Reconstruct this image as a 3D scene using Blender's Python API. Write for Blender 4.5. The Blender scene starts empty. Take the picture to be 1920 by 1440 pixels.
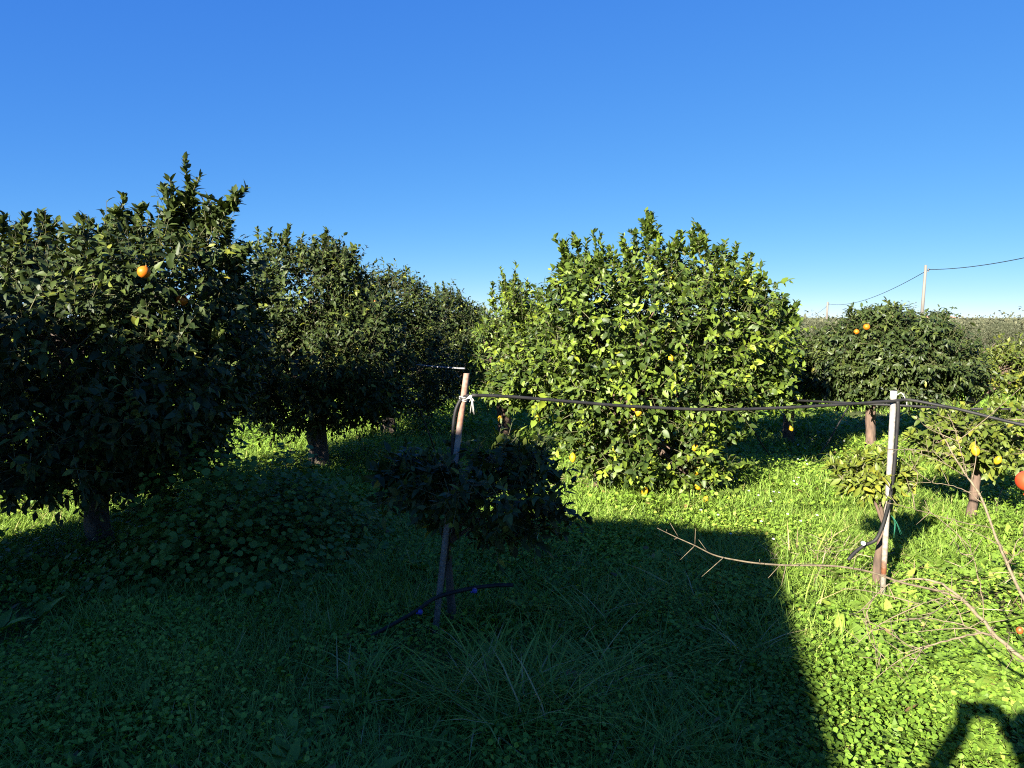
import bpy, math, random
import numpy as np
from mathutils import Vector, Matrix

rng = np.random.default_rng(7)
random.seed(7)
SC = bpy.context.scene
COL = SC.collection
R = math.radians
CAM_H, PITCH, FPX = 1.65, R(4.95), 1386.0
SUN_EL, SUN_AZ = R(24.2), R(33.5)          # sun stands behind the camera, to the left

# ------------------------------------------------------------------ survey helpers
def ray(px, py):
    r, u = (px - 960) / FPX, -(py - 720) / FPX
    return np.array([r, math.cos(PITCH) + u * math.sin(PITCH), -math.sin(PITCH) + u * math.cos(PITCH)])

def P(px, py, Y):                           # the place seen there, Y metres ahead
    d = ray(px, py); d = d * (Y / d[1])
    return d + np.array([0, 0, CAM_H])

def G(px, py):                              # the place on the ground seen there
    d = ray(px, py); d = d * (CAM_H / -d[2])
    return np.array([d[0], d[1], 0.0])

def gz(x, y):                               # gentle unevenness of the soil
    return (0.022 * np.sin(1.7 * x + 0.6) * np.sin(1.3 * y + 1.1) + 0.014 * np.sin(3.9 * x + 2.2 * y)
            + 0.010 * np.sin(5.3 * y - 2.7 * x))

def nrm(a):
    return a / np.maximum(np.linalg.norm(a, axis=-1, keepdims=True), 1e-9)

# ------------------------------------------------------------------ mesh collector
class MB:
    def __init__(self):
        self.v, self.t, self.f, self.n = [], [], {}, 0
    def add(self, verts, faces, tint=0.5, mat=0):
        verts = np.asarray(verts, dtype=np.float64).reshape(-1, 3)
        self.v.append(verts)
        t = np.full(len(verts), tint) if np.isscalar(tint) else np.asarray(tint)
        self.t.append(t)
        for f in faces:
            f = np.asarray(f, dtype=np.int64)
            if len(f):
                self.f.setdefault((f.shape[1], mat), []).append(f + self.n)
        self.n += len(verts)
    def build(self, name, mats, parent=None, origin=(0, 0, 0), smooth=True):
        v = np.concatenate(self.v) - np.asarray(origin, dtype=np.float64)
        t = np.concatenate(self.t)
        me = bpy.data.meshes.new(name)
        me.vertices.add(len(v)); me.vertices.foreach_set('co', v.astype(np.float32).ravel())
        li, tot, mi = [], [], []
        for (k, m), fl in self.f.items():
            a = np.concatenate(fl)
            li.append(a.ravel()); tot.append(np.full(len(a), k)); mi.append(np.full(len(a), m))
        li = np.concatenate(li); tot = np.concatenate(tot); mi = np.concatenate(mi)
        me.loops.add(len(li)); me.loops.foreach_set('vertex_index', li.astype(np.int32))
        me.polygons.add(len(tot))
        st = np.concatenate([[0], np.cumsum(tot)[:-1]])
        me.polygons.foreach_set('loop_start', st.astype(np.int32))
        me.polygons.foreach_set('loop_total', tot.astype(np.int32))
        me.polygons.foreach_set('material_index', mi.astype(np.int32))
        me.update(calc_edges=True)
        me.polygons.foreach_set('use_smooth', np.full(len(tot), smooth))
        at = me.attributes.new('tint', 'FLOAT', 'POINT')
        at.data.foreach_set('value', t.astype(np.float32))
        for m in (mats if isinstance(mats, (list, tuple)) else [mats]):
            me.materials.append(m)
        me.validate()
        o = bpy.data.objects.new(name, me); COL.objects.link(o)
        if parent is not None:
            o.parent = parent
        else:
            o.location = origin
        return o

    # a blade or leaf for every row; u runs along it, v across, w is its upper side
    def leaves(self, base, d, n, L, W, tint, curl=0.15, fold=0.15, lod=0, mat=0):
        N = len(base)
        if N == 0: return
        d = nrm(d); s = nrm(np.cross(d, n)); w = nrm(np.cross(s, d))
        L = np.broadcast_to(L, (N,)); W = np.broadcast_to(W, (N,)); curl = np.broadcast_to(curl, (N,))
        fold = np.broadcast_to(fold, (N,))
        if lod == 0:
            T = np.array([[0, 0], [.34, -1], [.34, 0], [.34, 1], [.70, -.72], [.70, 0], [.70, .72], [1, 0]])
            F3 = [[0, 2, 1], [0, 3, 2], [4, 5, 7], [5, 6, 7]]; F4 = [[1, 2, 5, 4], [2, 3, 6, 5]]
        elif lod == 1:
            T = np.array([[0, 0], [.45, -1], [1, 0], [.45, 1], [.5, 0]])
            F3 = [[0, 4, 1], [1, 4, 2], [4, 3, 2], [0, 3, 4]]; F4 = []
        elif lod == 2:                       # round leaflet
            T = np.array([[0, 0], [.4, -.9], [.85, -.8], [1, 0], [.85, .8], [.4, .9]])
            F3 = []; F4 = [[0, 3, 2, 1], [0, 5, 4, 3]]
        elif lod == 4:                       # two faces only
            T = np.array([[0, 0], [.5, -1], [1, 0], [.5, 1]])
            F3 = [[0, 2, 1], [0, 3, 2]]; F4 = []
        else:                                # grass blade
            T = np.array([[0, -.8], [0, .8], [.4, -1], [.4, 1], [.75, -.7], [.75, .7], [1, 0]])
            F3 = [[4, 5, 6]]; F4 = [[0, 1, 3, 2], [2, 3, 5, 4]]
        k = len(T)
        u = T[None, :, 0:1]; v = T[None, :, 1:2]
        L_ = L[:, None, None]; W_ = W[:, None, None]
        pos = (base[:, None, :] + d[:, None, :] * (u * L_) + s[:, None, :] * (v * W_ * .5)
               + w[:, None, :] * (fold[:, None, None] * np.abs(v) * W_ * .5 - curl[:, None, None] * L_ * u * u))
        off = (np.arange(N) * k)[:, None, None]
        fs = []
        if F3: fs.append((np.array(F3)[None] + off).reshape(-1, 3))
        if F4: fs.append((np.array(F4)[None] + off).reshape(-1, 4))
        self.add(pos.reshape(-1, 3), fs, np.repeat(np.broadcast_to(tint, (N,)), k), mat)

    def tube(self, pts, rad, sides=8, tint=.5, mat=0, rough=0.0, cap=True):
        pts = np.asarray(pts, dtype=np.float64); n = len(pts)
        rad = np.broadcast_to(np.asarray(rad, dtype=np.float64), (n,)) if np.ndim(rad) == 0 else np.interp(
            np.linspace(0, 1, n), np.linspace(0, 1, len(rad)), rad)
        tg = nrm(np.gradient(pts, axis=0))
        a = np.array([0, 0, 1.0]) if abs(tg[0][2]) < .9 else np.array([1.0, 0, 0])
        V = []
        x = nrm(np.cross(tg[0], a))
        ang = np.arange(sides) / sides * 2 * math.pi
        for i in range(n):
            x = nrm(x - tg[i] * np.dot(x, tg[i])); y = np.cross(tg[i], x)
            rr = rad[i] * (1 + rough * rng.normal(size=sides)) if rough else np.full(sides, rad[i])
            V.append(pts[i] + (np.cos(ang) * rr)[:, None] * x + (np.sin(ang) * rr)[:, None] * y)
        V = np.concatenate(V)
        i = np.arange(n - 1)[:, None] * sides; j = np.arange(sides)[None]; j2 = (j + 1) % sides
        q = np.stack([i + j, i + j2, i + sides + j2, i + sides + j], -1).reshape(-1, 4)
        fs = [q]
        if cap and sides > 2:
            fs.append(np.array([list(range(sides))[::-1]])); fs.append(np.array([[(n - 1) * sides + t for t in range(sides)]]))
        self.add(V, fs, tint, mat)

    def box(self, c, size, rot=0.0, tint=.5, mat=0):
        h = np.array(size) / 2
        s = np.array([[x, y, z] for x in (-1, 1) for y in (-1, 1) for z in (-1, 1)]) * h
        cr, sr = math.cos(rot), math.sin(rot)
        s = np.stack([s[:, 0] * cr - s[:, 1] * sr, s[:, 0] * sr + s[:, 1] * cr, s[:, 2]], 1) + np.array(c)
        self.add(s, [np.array([[0, 1, 3, 2], [4, 6, 7, 5], [0, 4, 5, 1], [2, 3, 7, 6], [0, 2, 6, 4], [1, 5, 7, 3]])], tint, mat)

    def ball(self, c, r, seg=14, rings=9, tint=.5, mat=0, tip=0.0, bump=0.0):
        V, q = [], []
        for i in range(rings + 1):
            th = math.pi * i / rings
            for j in range(seg):
                ph = 2 * math.pi * j / seg
                rr = np.array(r) * (1 + bump * rng.normal())
                z = math.cos(th); k = math.sin(th)
                ex = tip * (abs(z) ** 6) * np.sign(z)
                V.append(np.array(c) + np.array([k * math.cos(ph) * rr[0], k * math.sin(ph) * rr[1], (z + ex) * rr[2]]))
        for i in range(rings):
            for j in range(seg):
                q.append([i * seg + j, (i + 1) * seg + j, (i + 1) * seg + (j + 1) % seg, i * seg + (j + 1) % seg])
        self.add(V, [np.array(q)], tint, mat)

def curve(ctrl, n=24):                      # smooth path through control points
    c = np.asarray(ctrl, dtype=np.float64); m = len(c)
    if m < 3:
        return c[0] + (c[-1] - c[0]) * np.linspace(0, 1, n)[:, None]
    e = np.vstack([2 * c[0] - c[1], c, 2 * c[-1] - c[-2]])
    out = []
    for t in np.linspace(0, m - 1 - 1e-6, n):
        i = int(t); f = t - i
        a, b, c2, d = e[i], e[i + 1], e[i + 2], e[i + 3]
        out.append(.5 * (2 * b + (c2 - a) * f + (2 * a - 5 * b + 4 * c2 - d) * f * f + (3 * b - a - 3 * c2 + d) * f ** 3))
    return np.array(out)

def tag(o, label=None, cat=None, group=None, kind=None):
    if label: o['label'] = label
    if cat: o['category'] = cat
    if group: o['group'] = group
    if kind: o['kind'] = kind
    return o

def thing(name, loc, label, cat, group=None):
    o = bpy.data.objects.new(name, None); COL.objects.link(o)
    o.location = loc; o.empty_display_size = .2
    return tag(o, label, cat, group)

# ------------------------------------------------------------------ materials
def nodes(name):
    m = bpy.data.materials.new(name); m.use_nodes = True
    nt = m.node_tree; nt.nodes.clear()
    return m, nt, lambda t, **k: nt.nodes.new(t)

def ramp(nt, stops):
    r = nt.nodes.new('ShaderNodeValToRGB')
    e = r.color_ramp.elements
    while len(e) < len(stops): e.new(.5)
    for el, (p, c) in zip(e, stops):
        el.position = p; el.color = (*c, 1)
    return r

def leaf_mat(name, stops, rough=.45, trans=.3, tcol=(1.3, 1.25, .5), spec=.35):
    m, nt, N = nodes(name)
    at = N('ShaderNodeAttribute'); at.attribute_name = 'tint'
    rp = ramp(nt, stops); nt.links.new(at.outputs['Fac'], rp.inputs[0])
    b = N('ShaderNodeBsdfPrincipled'); b.inputs['Roughness'].default_value = rough
    b.inputs['Specular IOR Level'].default_value = spec
    nt.links.new(rp.outputs[0], b.inputs['Base Color'])
    tr = N('ShaderNodeBsdfTranslucent')
    mx = N('ShaderNodeMixRGB'); mx.blend_type = 'MULTIPLY'; mx.inputs[0].default_value = 1
    mx.inputs[2].default_value = (*tcol, 1)
    nt.links.new(rp.outputs[0], mx.inputs[1]); nt.links.new(mx.outputs[0], tr.inputs['Color'])
    ms = N('ShaderNodeMixShader'); ms.inputs[0].default_value = trans
    nt.links.new(b.outputs[0], ms.inputs[1]); nt.links.new(tr.outputs[0], ms.inputs[2])
    o = N('ShaderNodeOutputMaterial'); nt.links.new(ms.outputs[0], o.inputs[0])
    return m

def solid(name, c1, c2, scale=8, rough=.7, bump=.3, metal=0, spec=.4, stretch=(1, 1, 1), detail=6, dist=.01):
    m, nt, N = nodes(name)
    tc = N('ShaderNodeTexCoord'); mp = N('ShaderNodeMapping'); mp.inputs['Scale'].default_value = stretch
    nt.links.new(tc.outputs['Object'], mp.inputs[0])
    nz = N('ShaderNodeTexNoise'); nz.inputs['Scale'].default_value = scale; nz.inputs['Detail'].default_value = detail
    nt.links.new(mp.outputs[0], nz.inputs['Vector'])
    rp = ramp(nt, [(.3, c1), (.7, c2)]); nt.links.new(nz.outputs['Fac'], rp.inputs[0])
    b = N('ShaderNodeBsdfPrincipled'); b.inputs['Roughness'].default_value = rough; b.inputs['Metallic'].default_value = metal
    b.inputs['Specular IOR Level'].default_value = spec
    nt.links.new(rp.outputs[0], b.inputs['Base Color'])
    if bump:
        bp = N('ShaderNodeBump'); bp.inputs['Strength'].default_value = bump; bp.inputs['Distance'].default_value = dist
        nt.links.new(nz.outputs['Fac'], bp.inputs['Height']); nt.links.new(bp.outputs[0], b.inputs['Normal'])
    o = N('ShaderNodeOutputMaterial'); nt.links.new(b.outputs[0], o.inputs[0])
    return m

def painted_post(name, bands, scale=30):
    """paint and rust in bands along the post (object z in metres), with ragged borders"""
    m, nt, N = nodes(name)
    tc = N('ShaderNodeTexCoord'); sp = N('ShaderNodeSeparateXYZ'); nt.links.new(tc.outputs['Object'], sp.inputs[0])
    nz = N('ShaderNodeTexNoise'); nz.inputs['Scale'].default_value = scale; nz.inputs['Detail'].default_value = 8
    nt.links.new(tc.outputs['Object'], nz.inputs['Vector'])
    a = N('ShaderNodeMath'); a.operation = 'MULTIPLY_ADD'; a.inputs[1].default_value = .16
    nt.links.new(nz.outputs['Fac'], a.inputs[0]); nt.links.new(sp.outputs['Z'], a.inputs[2])
    d = N('ShaderNodeMath'); d.operation = 'DIVIDE'; d.inputs[1].default_value = 1.6; nt.links.new(a.outputs[0], d.inputs[0])
    rp = ramp(nt, [(p / 1.6, c) for p, c in bands]); nt.links.new(d.outputs[0], rp.inputs[0])
    n2 = N('ShaderNodeTexNoise'); n2.inputs['Scale'].default_value = 55; n2.inputs['Detail'].default_value = 5
    nt.links.new(tc.outputs['Object'], n2.inputs['Vector'])
    r2 = ramp(nt, [(.35, (.55, .5, .45)), (.62, (1, 1, 1))]); nt.links.new(n2.outputs['Fac'], r2.inputs[0])
    mx = N('ShaderNodeMixRGB'); mx.blend_type = 'MULTIPLY'; mx.inputs[0].default_value = .8
    nt.links.new(rp.outputs[0], mx.inputs[1]); nt.links.new(r2.outputs[0], mx.inputs[2])
    b = N('ShaderNodeBsdfPrincipled'); b.inputs['Roughness'].default_value = .7
    nt.links.new(mx.outputs[0], b.inputs['Base Color'])
    bp = N('ShaderNodeBump'); bp.inputs['Strength'].default_value = .25; bp.inputs['Distance'].default_value = .004
    nt.links.new(n2.outputs['Fac'], bp.inputs['Height']); nt.links.new(bp.outputs[0], b.inputs['Normal'])
    o = N('ShaderNodeOutputMaterial'); nt.links.new(b.outputs[0], o.inputs[0])
    return m

M = {}
M['orange_leaf'] = leaf_mat('orange_leaf', [(0, (.011, .020, .005)), (.5, (.027, .041, .009)), (.85, (.060, .081, .015)), (.97, (.12, .13, .015)), (1, (.18, .16, .02))], rough=.52, trans=.08, spec=.21)
M['lemon_leaf'] = leaf_mat('lemon_leaf', [(0, (.017, .031, .006)), (.4, (.040, .066, .010)), (.8, (.122, .172, .018)), (.96, (.17, .21, .018)), (1, (.25, .24, .03))], rough=.5, trans=.17, spec=.28)
M['sapling_leaf'] = leaf_mat('sapling_leaf', [(0, (.036, .056, .009)), (.5, (.076, .104, .015)), (.9, (.13, .155, .020)), (1, (.18, .17, .02))], rough=.5, trans=.2, spec=.28)
M['grove_leaf'] = leaf_mat('grove_leaf', [(0, (.014, .025, .006)), (.6, (.034, .050, .011)), (.95, (.066, .084, .016)), (1, (.13, .13, .02))], rough=.5, trans=.1, spec=.27)
M['yellow_leaf'] = leaf_mat('yellow_leaf', [(0, (.045, .068, .010)), (.6, (.088, .112, .014)), (1, (.19, .185, .02))], rough=.5, trans=.22)
M['olive_leaf'] = leaf_mat('olive_leaf', [(0, (.034, .040, .020)), (.6, (.058, .066, .036)), (1, (.095, .098, .058))], rough=.6, trans=.1, tcol=(1, 1, .8), spec=.2)
M['far_leaf'] = leaf_mat('far_leaf', [(0, (.040, .046, .026)), (.6, (.072, .076, .044)), (1, (.12, .115, .065))], rough=.7, trans=.08, tcol=(1, 1, .8), spec=.15)
M['clover'] = leaf_mat('clover', [(0, (.078, .142, .016)), (.5, (.138, .232, .026)), (.9, (.215, .31, .040)), (1, (.34, .28, .07))], rough=.55, trans=.3, tcol=(1.2, 1.2, .45), spec=.22)
M['grass'] = leaf_mat('grass', [(0, (.078, .138, .020)), (.55, (.145, .228, .034)), (.9, (.23, .30, .058)), (1, (.36, .29, .13))], rough=.55, trans=.28, tcol=(1.2, 1.2, .45), spec=.22)
M['weed'] = leaf_mat('weed', [(0, (.062, .110, .016)), (.6, (.110, .176, .024)), (1, (.20, .26, .04))], rough=.55, trans=.25, spec=.25)
M['bark'] = solid('bark', (0.0385, 0.0294, 0.0238), (0.098, 0.0735, 0.0595), 22, .9, .9, stretch=(1, 1, .35), dist=.02)
M['bark_pale'] = solid('bark_pale', (.045, .030, .021), (.115, .074, .052), 26, .9, .8, stretch=(1, 1, .3), dist=.015)
M['twig'] = solid('twig', (.06, .065, .03), (.12, .11, .05), 30, .8, 0)
M['bare_bark'] = solid('bare_bark', (.075, .057, .034), (.165, .130, .080), 60, .85, .6, dist=.004)
M['orange_peel'] = solid('orange_peel', (.36, .085, .003), (.44, .125, .005), 60, .5, .5, dist=.002, detail=2, spec=.25)
M['lemon_peel'] = solid('lemon_peel', (.36, .19, .006), (.44, .27, .012), 50, .5, .4, dist=.002, detail=2, spec=.25)
M['red_peel'] = solid('red_peel', (.36, .030, .010), (.46, .075, .016), 12, .45, .2, dist=.003)
M['black_pipe'] = solid('black_pipe', (.006, .006, .007), (.018, .017, .016), 14, .62, .2, dist=.002, spec=.25)
M['grey_pipe'] = solid('grey_pipe', (0.08, 0.08, 0.09), (0.16, 0.16, 0.17), 10, .4, .1, dist=.002)
M['blue_plastic'] = solid('blue_plastic', (.03, .035, .22), (.05, .055, .30), 20, .45, 0)
M['white_plastic'] = solid('white_plastic', (0.35, 0.37, 0.4), (0.4, 0.41, 0.43), 20, .4, 0)
M['twine'] = solid('twine', (0.275, 0.26, 0.23), (0.375, 0.36, 0.33), 90, .9, .3, dist=.002)
M['green_twine'] = solid('green_twine', (.01, .11, .06), (.02, .16, .09), 60, .7, 0)
M['rust_post'] = painted_post('rust_post', [(0, (0.126, 0.1218, 0.126)), (.95, (0.1512, 0.1428, 0.1428)), (1.12, (0.2436, 0.2184, 0.1932)), (1.20, (0.1932, 0.0924, 0.0588)), (1.42, (0.2268, 0.1386, 0.1008)), (1.5, (0.189, 0.1092, 0.0756))])
M['white_post'] = painted_post('white_post', [(0, (.205, .185, .155)), (.21, (.215, .195, .16)), (.245, (.13, .043, .016)), (.285, (.14, .055, .022)), (.32, (.215, .19, .155)), (.80, (.21, .195, .18)), (1.2, (.19, .18, .17))], scale=12)
M['utility_wood'] = solid('utility_wood', (.085, .078, .068), (.135, .125, .110), 3, .85, .3, stretch=(1, 1, .2))
M['cable'] = solid('cable', (.012, .013, .015), (.02, .02, .022), 5, .6, 0)
M['porcelain'] = solid('porcelain', (.05, .04, .035), (.09, .08, .07), 5, .4, 0)
M['plaster'] = solid('plaster', (0.372, 0.348, 0.3), (0.444, 0.42, 0.372), 2, .9, .2)
M['white_wall'] = solid('white_wall', (0.28, 0.268, 0.248), (0.32, 0.308, 0.288), 2, .9, .1)
M['concrete'] = solid('concrete', (.36, .34, .31), (.48, .46, .42), 4, .9, .3)
M['roof_tile'] = solid('roof_tile', (0.24, 0.12, 0.078), (0.312, 0.18, 0.12), 6, .85, .3)
M['door_wood'] = solid('door_wood', (.10, .16, .10), (.15, .22, .14), 5, .6, .2, stretch=(1, 1, .1))
M['window_glass'] = solid('window_glass', (.02, .025, .03), (.03, .035, .04), 3, .08, 0)
M['soil'] = None
M['skin'] = solid('skin', (.46, .27, .19), (.56, .34, .25), 10, .55, 0)
M['jacket'] = solid('jacket', (.05, .06, .10), (.08, .09, .14), 30, .9, .3)
M['trousers'] = solid('trousers', (.04, .04, .05), (.07, .07, .08), 40, .9, .3)
M['hair'] = solid('hair', (.02, .014, .01), (.05, .035, .02), 60, .6, .5)
M['phone_case'] = solid('phone_case', (.02, .02, .02), (.03, .03, .03), 5, .35, 0)
M['shoe'] = solid('shoe', (.10, .08, .06), (.14, .11, .08), 20, .7, .2)
M['petal'] = solid('petal', (0.39, 0.39, 0.38), (0.425, 0.425, 0.41), 20, .7, 0)
M['straw'] = leaf_mat('straw', [(0, (0.143, 0.099, 0.055)), (.6, (0.231, 0.176, 0.1045)), (1, (0.3025, 0.253, 0.165))], rough=.8, trans=.1, tcol=(1, 1, 1), spec=.2)

def soil_mat():
    m, nt, N = nodes('soil')
    tc = N('ShaderNodeTexCoord')
    n1 = N('ShaderNodeTexNoise'); n1.inputs['Scale'].default_value = 1.1; n1.inputs['Detail'].default_value = 6
    n2 = N('ShaderNodeTexNoise'); n2.inputs['Scale'].default_value = 45; n2.inputs['Detail'].default_value = 6
    for n in (n1, n2): nt.links.new(tc.outputs['Object'], n.inputs['Vector'])
    r1 = ramp(nt, [(.35, (.050, .060, .022)), (.55, (.072, .088, .028)), (.72, (.105, .085, .05))])
    nt.links.new(n1.outputs['Fac'], r1.inputs[0])
    r2 = ramp(nt, [(.3, (.55, .55, .5)), (.7, (1.25, 1.25, 1.2))]); nt.links.new(n2.outputs['Fac'], r2.inputs[0])
    mx = N('ShaderNodeMixRGB'); mx.blend_type = 'MULTIPLY'; mx.inputs[0].default_value = 1
    nt.links.new(r1.outputs[0], mx.inputs[1]); nt.links.new(r2.outputs[0], mx.inputs[2])
    b = N('ShaderNodeBsdfPrincipled'); b.inputs['Roughness'].default_value = .95; b.inputs['Specular IOR Level'].default_value = .1
    nt.links.new(mx.outputs[0], b.inputs['Base Color'])
    bp = N('ShaderNodeBump'); bp.inputs['Strength'].default_value = .8; bp.inputs['Distance'].default_value = .03
    nt.links.new(n2.outputs['Fac'], bp.inputs['Height']); nt.links.new(bp.outputs[0], b.inputs['Normal'])
    o = N('ShaderNodeOutputMaterial'); nt.links.new(b.outputs[0], o.inputs[0])
    return m
M['soil'] = soil_mat()

# ------------------------------------------------------------------ camera, sun, sky
cam = bpy.data.objects.new('camera', bpy.data.cameras.new('camera')); COL.objects.link(cam)
cam.location = (0, 0, CAM_H); cam.rotation_euler = (math.pi / 2 - PITCH, 0, 0)
cam.data.sensor_width = 36; cam.data.lens = 36 * FPX / 1920
cam.data.clip_start = .02; cam.data.clip_end = 9000
SC.camera = cam

sun = bpy.data.objects.new('sun', bpy.data.lights.new('sun', 'SUN')); COL.objects.link(sun)
sdir = Vector((math.sin(SUN_AZ) * math.cos(SUN_EL), math.cos(SUN_AZ) * math.cos(SUN_EL), -math.sin(SUN_EL)))
sun.rotation_euler = sdir.to_track_quat('-Z', 'Y').to_euler()
sun.data.energy = 5.0; sun.data.angle = R(.5); sun.data.color = (1, .93, .80)

w = bpy.data.worlds.new('World'); SC.world = w; w.use_nodes = True
nt = w.node_tree; nt.nodes.clear()
sk = nt.nodes.new('ShaderNodeTexSky'); sk.sky_type = 'NISHITA'; sk.sun_disc = False
sk.sun_elevation = SUN_EL; sk.sun_rotation = math.pi + SUN_AZ
sk.altitude = 2000; sk.air_density = .5; sk.dust_density = 0; sk.ozone_density = 7.0
gm = nt.nodes.new('ShaderNodeGamma'); gm.inputs['Gamma'].default_value = .62
hs = nt.nodes.new('ShaderNodeHueSaturation'); hs.inputs['Saturation'].default_value = 1.15
bg = nt.nodes.new('ShaderNodeBackground'); bg.inputs['Strength'].default_value = .066
wo = nt.nodes.new('ShaderNodeOutputWorld')
nt.links.new(sk.outputs[0], gm.inputs[0]); nt.links.new(gm.outputs[0], hs.inputs['Color']); 
sep = nt.nodes.new('ShaderNodeSeparateColor'); cmb = nt.nodes.new('ShaderNodeCombineColor')
pw = nt.nodes.new('ShaderNodeMath'); pw.operation = 'POWER'; pw.inputs[1].default_value = .4
ml = nt.nodes.new('ShaderNodeMath'); ml.operation = 'MULTIPLY'; ml.inputs[1].default_value = 1.74
nt.links.new(hs.outputs[0], sep.inputs[0]); 
pr = nt.nodes.new('ShaderNodeMath'); pr.operation = 'POWER'; pr.inputs[1].default_value = 1.45
mr = nt.nodes.new('ShaderNodeMath'); mr.operation = 'MULTIPLY'; mr.inputs[1].default_value = .782
mg = nt.nodes.new('ShaderNodeMath'); mg.operation = 'MULTIPLY'; mg.inputs[1].default_value = .86
nt.links.new(sep.outputs[0], pr.inputs[0]); nt.links.new(pr.outputs[0], mr.inputs[0]); nt.links.new(mr.outputs[0], cmb.inputs[0])
nt.links.new(sep.outputs[1], mg.inputs[0]); nt.links.new(mg.outputs[0], cmb.inputs[1])
nt.links.new(sep.outputs[2], pw.inputs[0]); nt.links.new(pw.outputs[0], ml.inputs[0]); nt.links.new(ml.outputs[0], cmb.inputs[2])
nt.links.new(cmb.outputs[0], bg.inputs[0]); nt.links.new(bg.outputs[0], wo.inputs[0])
SC.cycles.use_denoising = False; SC.cycles.filter_width = 1.1
SC.view_settings.view_transform = 'Standard'; SC.view_settings.look = 'None'
SC.view_settings.exposure = 2.51; SC.view_settings.gamma = 1

# ------------------------------------------------------------------ ground and far country
def ground():
    xs = np.concatenate([[-4000, -1500, -600, -250, -100, -45], np.linspace(-24, 24, 161), [45, 100, 250, 600, 1500, 4000]])
    ys = np.concatenate([[-600, -200, -60, -20, -10], np.linspace(-6, 34, 161), [45, 70, 120, 250, 600, 1500, 5000]])
    X, Y = np.meshgrid(xs, ys)
    fall = np.clip(1 - (np.hypot(X, Y) - 26) / 10, 0, 1)
    Z = gz(X, Y) * fall
    V = np.stack([X, Y, Z], -1).reshape(-1, 3)
    nx, ny = len(xs), len(ys)
    i = (np.arange(ny - 1)[:, None] * nx + np.arange(nx - 1)[None]).ravel()
    mb = MB(); mb.add(V, [np.stack([i, i + 1, i + nx + 1, i + nx], 1)])
    tag(mb.build('ground', M['soil']), kind='structure')
ground()

def hills():
    xs = np.linspace(-2600, 2600, 300)
    mb = MB(); rows = []
    h = 7 + 2.2 * np.sin(xs / 310 + 1) + 1.6 * np.sin(xs / 120) + 1.0 * np.sin(xs / 37) + .9 * rng.random(300)
    for d, k in ((1500, 0.0), (1650, .75), (1900, 1.0), (2300, .8)):
        rows.append(np.stack([xs, np.full(300, d) - .00006 * xs ** 2, h * k - .2], 1))
    V = np.concatenate(rows); i = (np.arange(3)[:, None] * 300 + np.arange(299)[None]).ravel()
    mb.add(V, [np.stack([i, i + 1, i + 301, i + 300], 1)], .4)
    tag(mb.build('hills', solid('hill_scrub', (.045, .058, .045), (.085, .095, .065), .03, .95, 0)), kind='structure')
hills()

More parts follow.
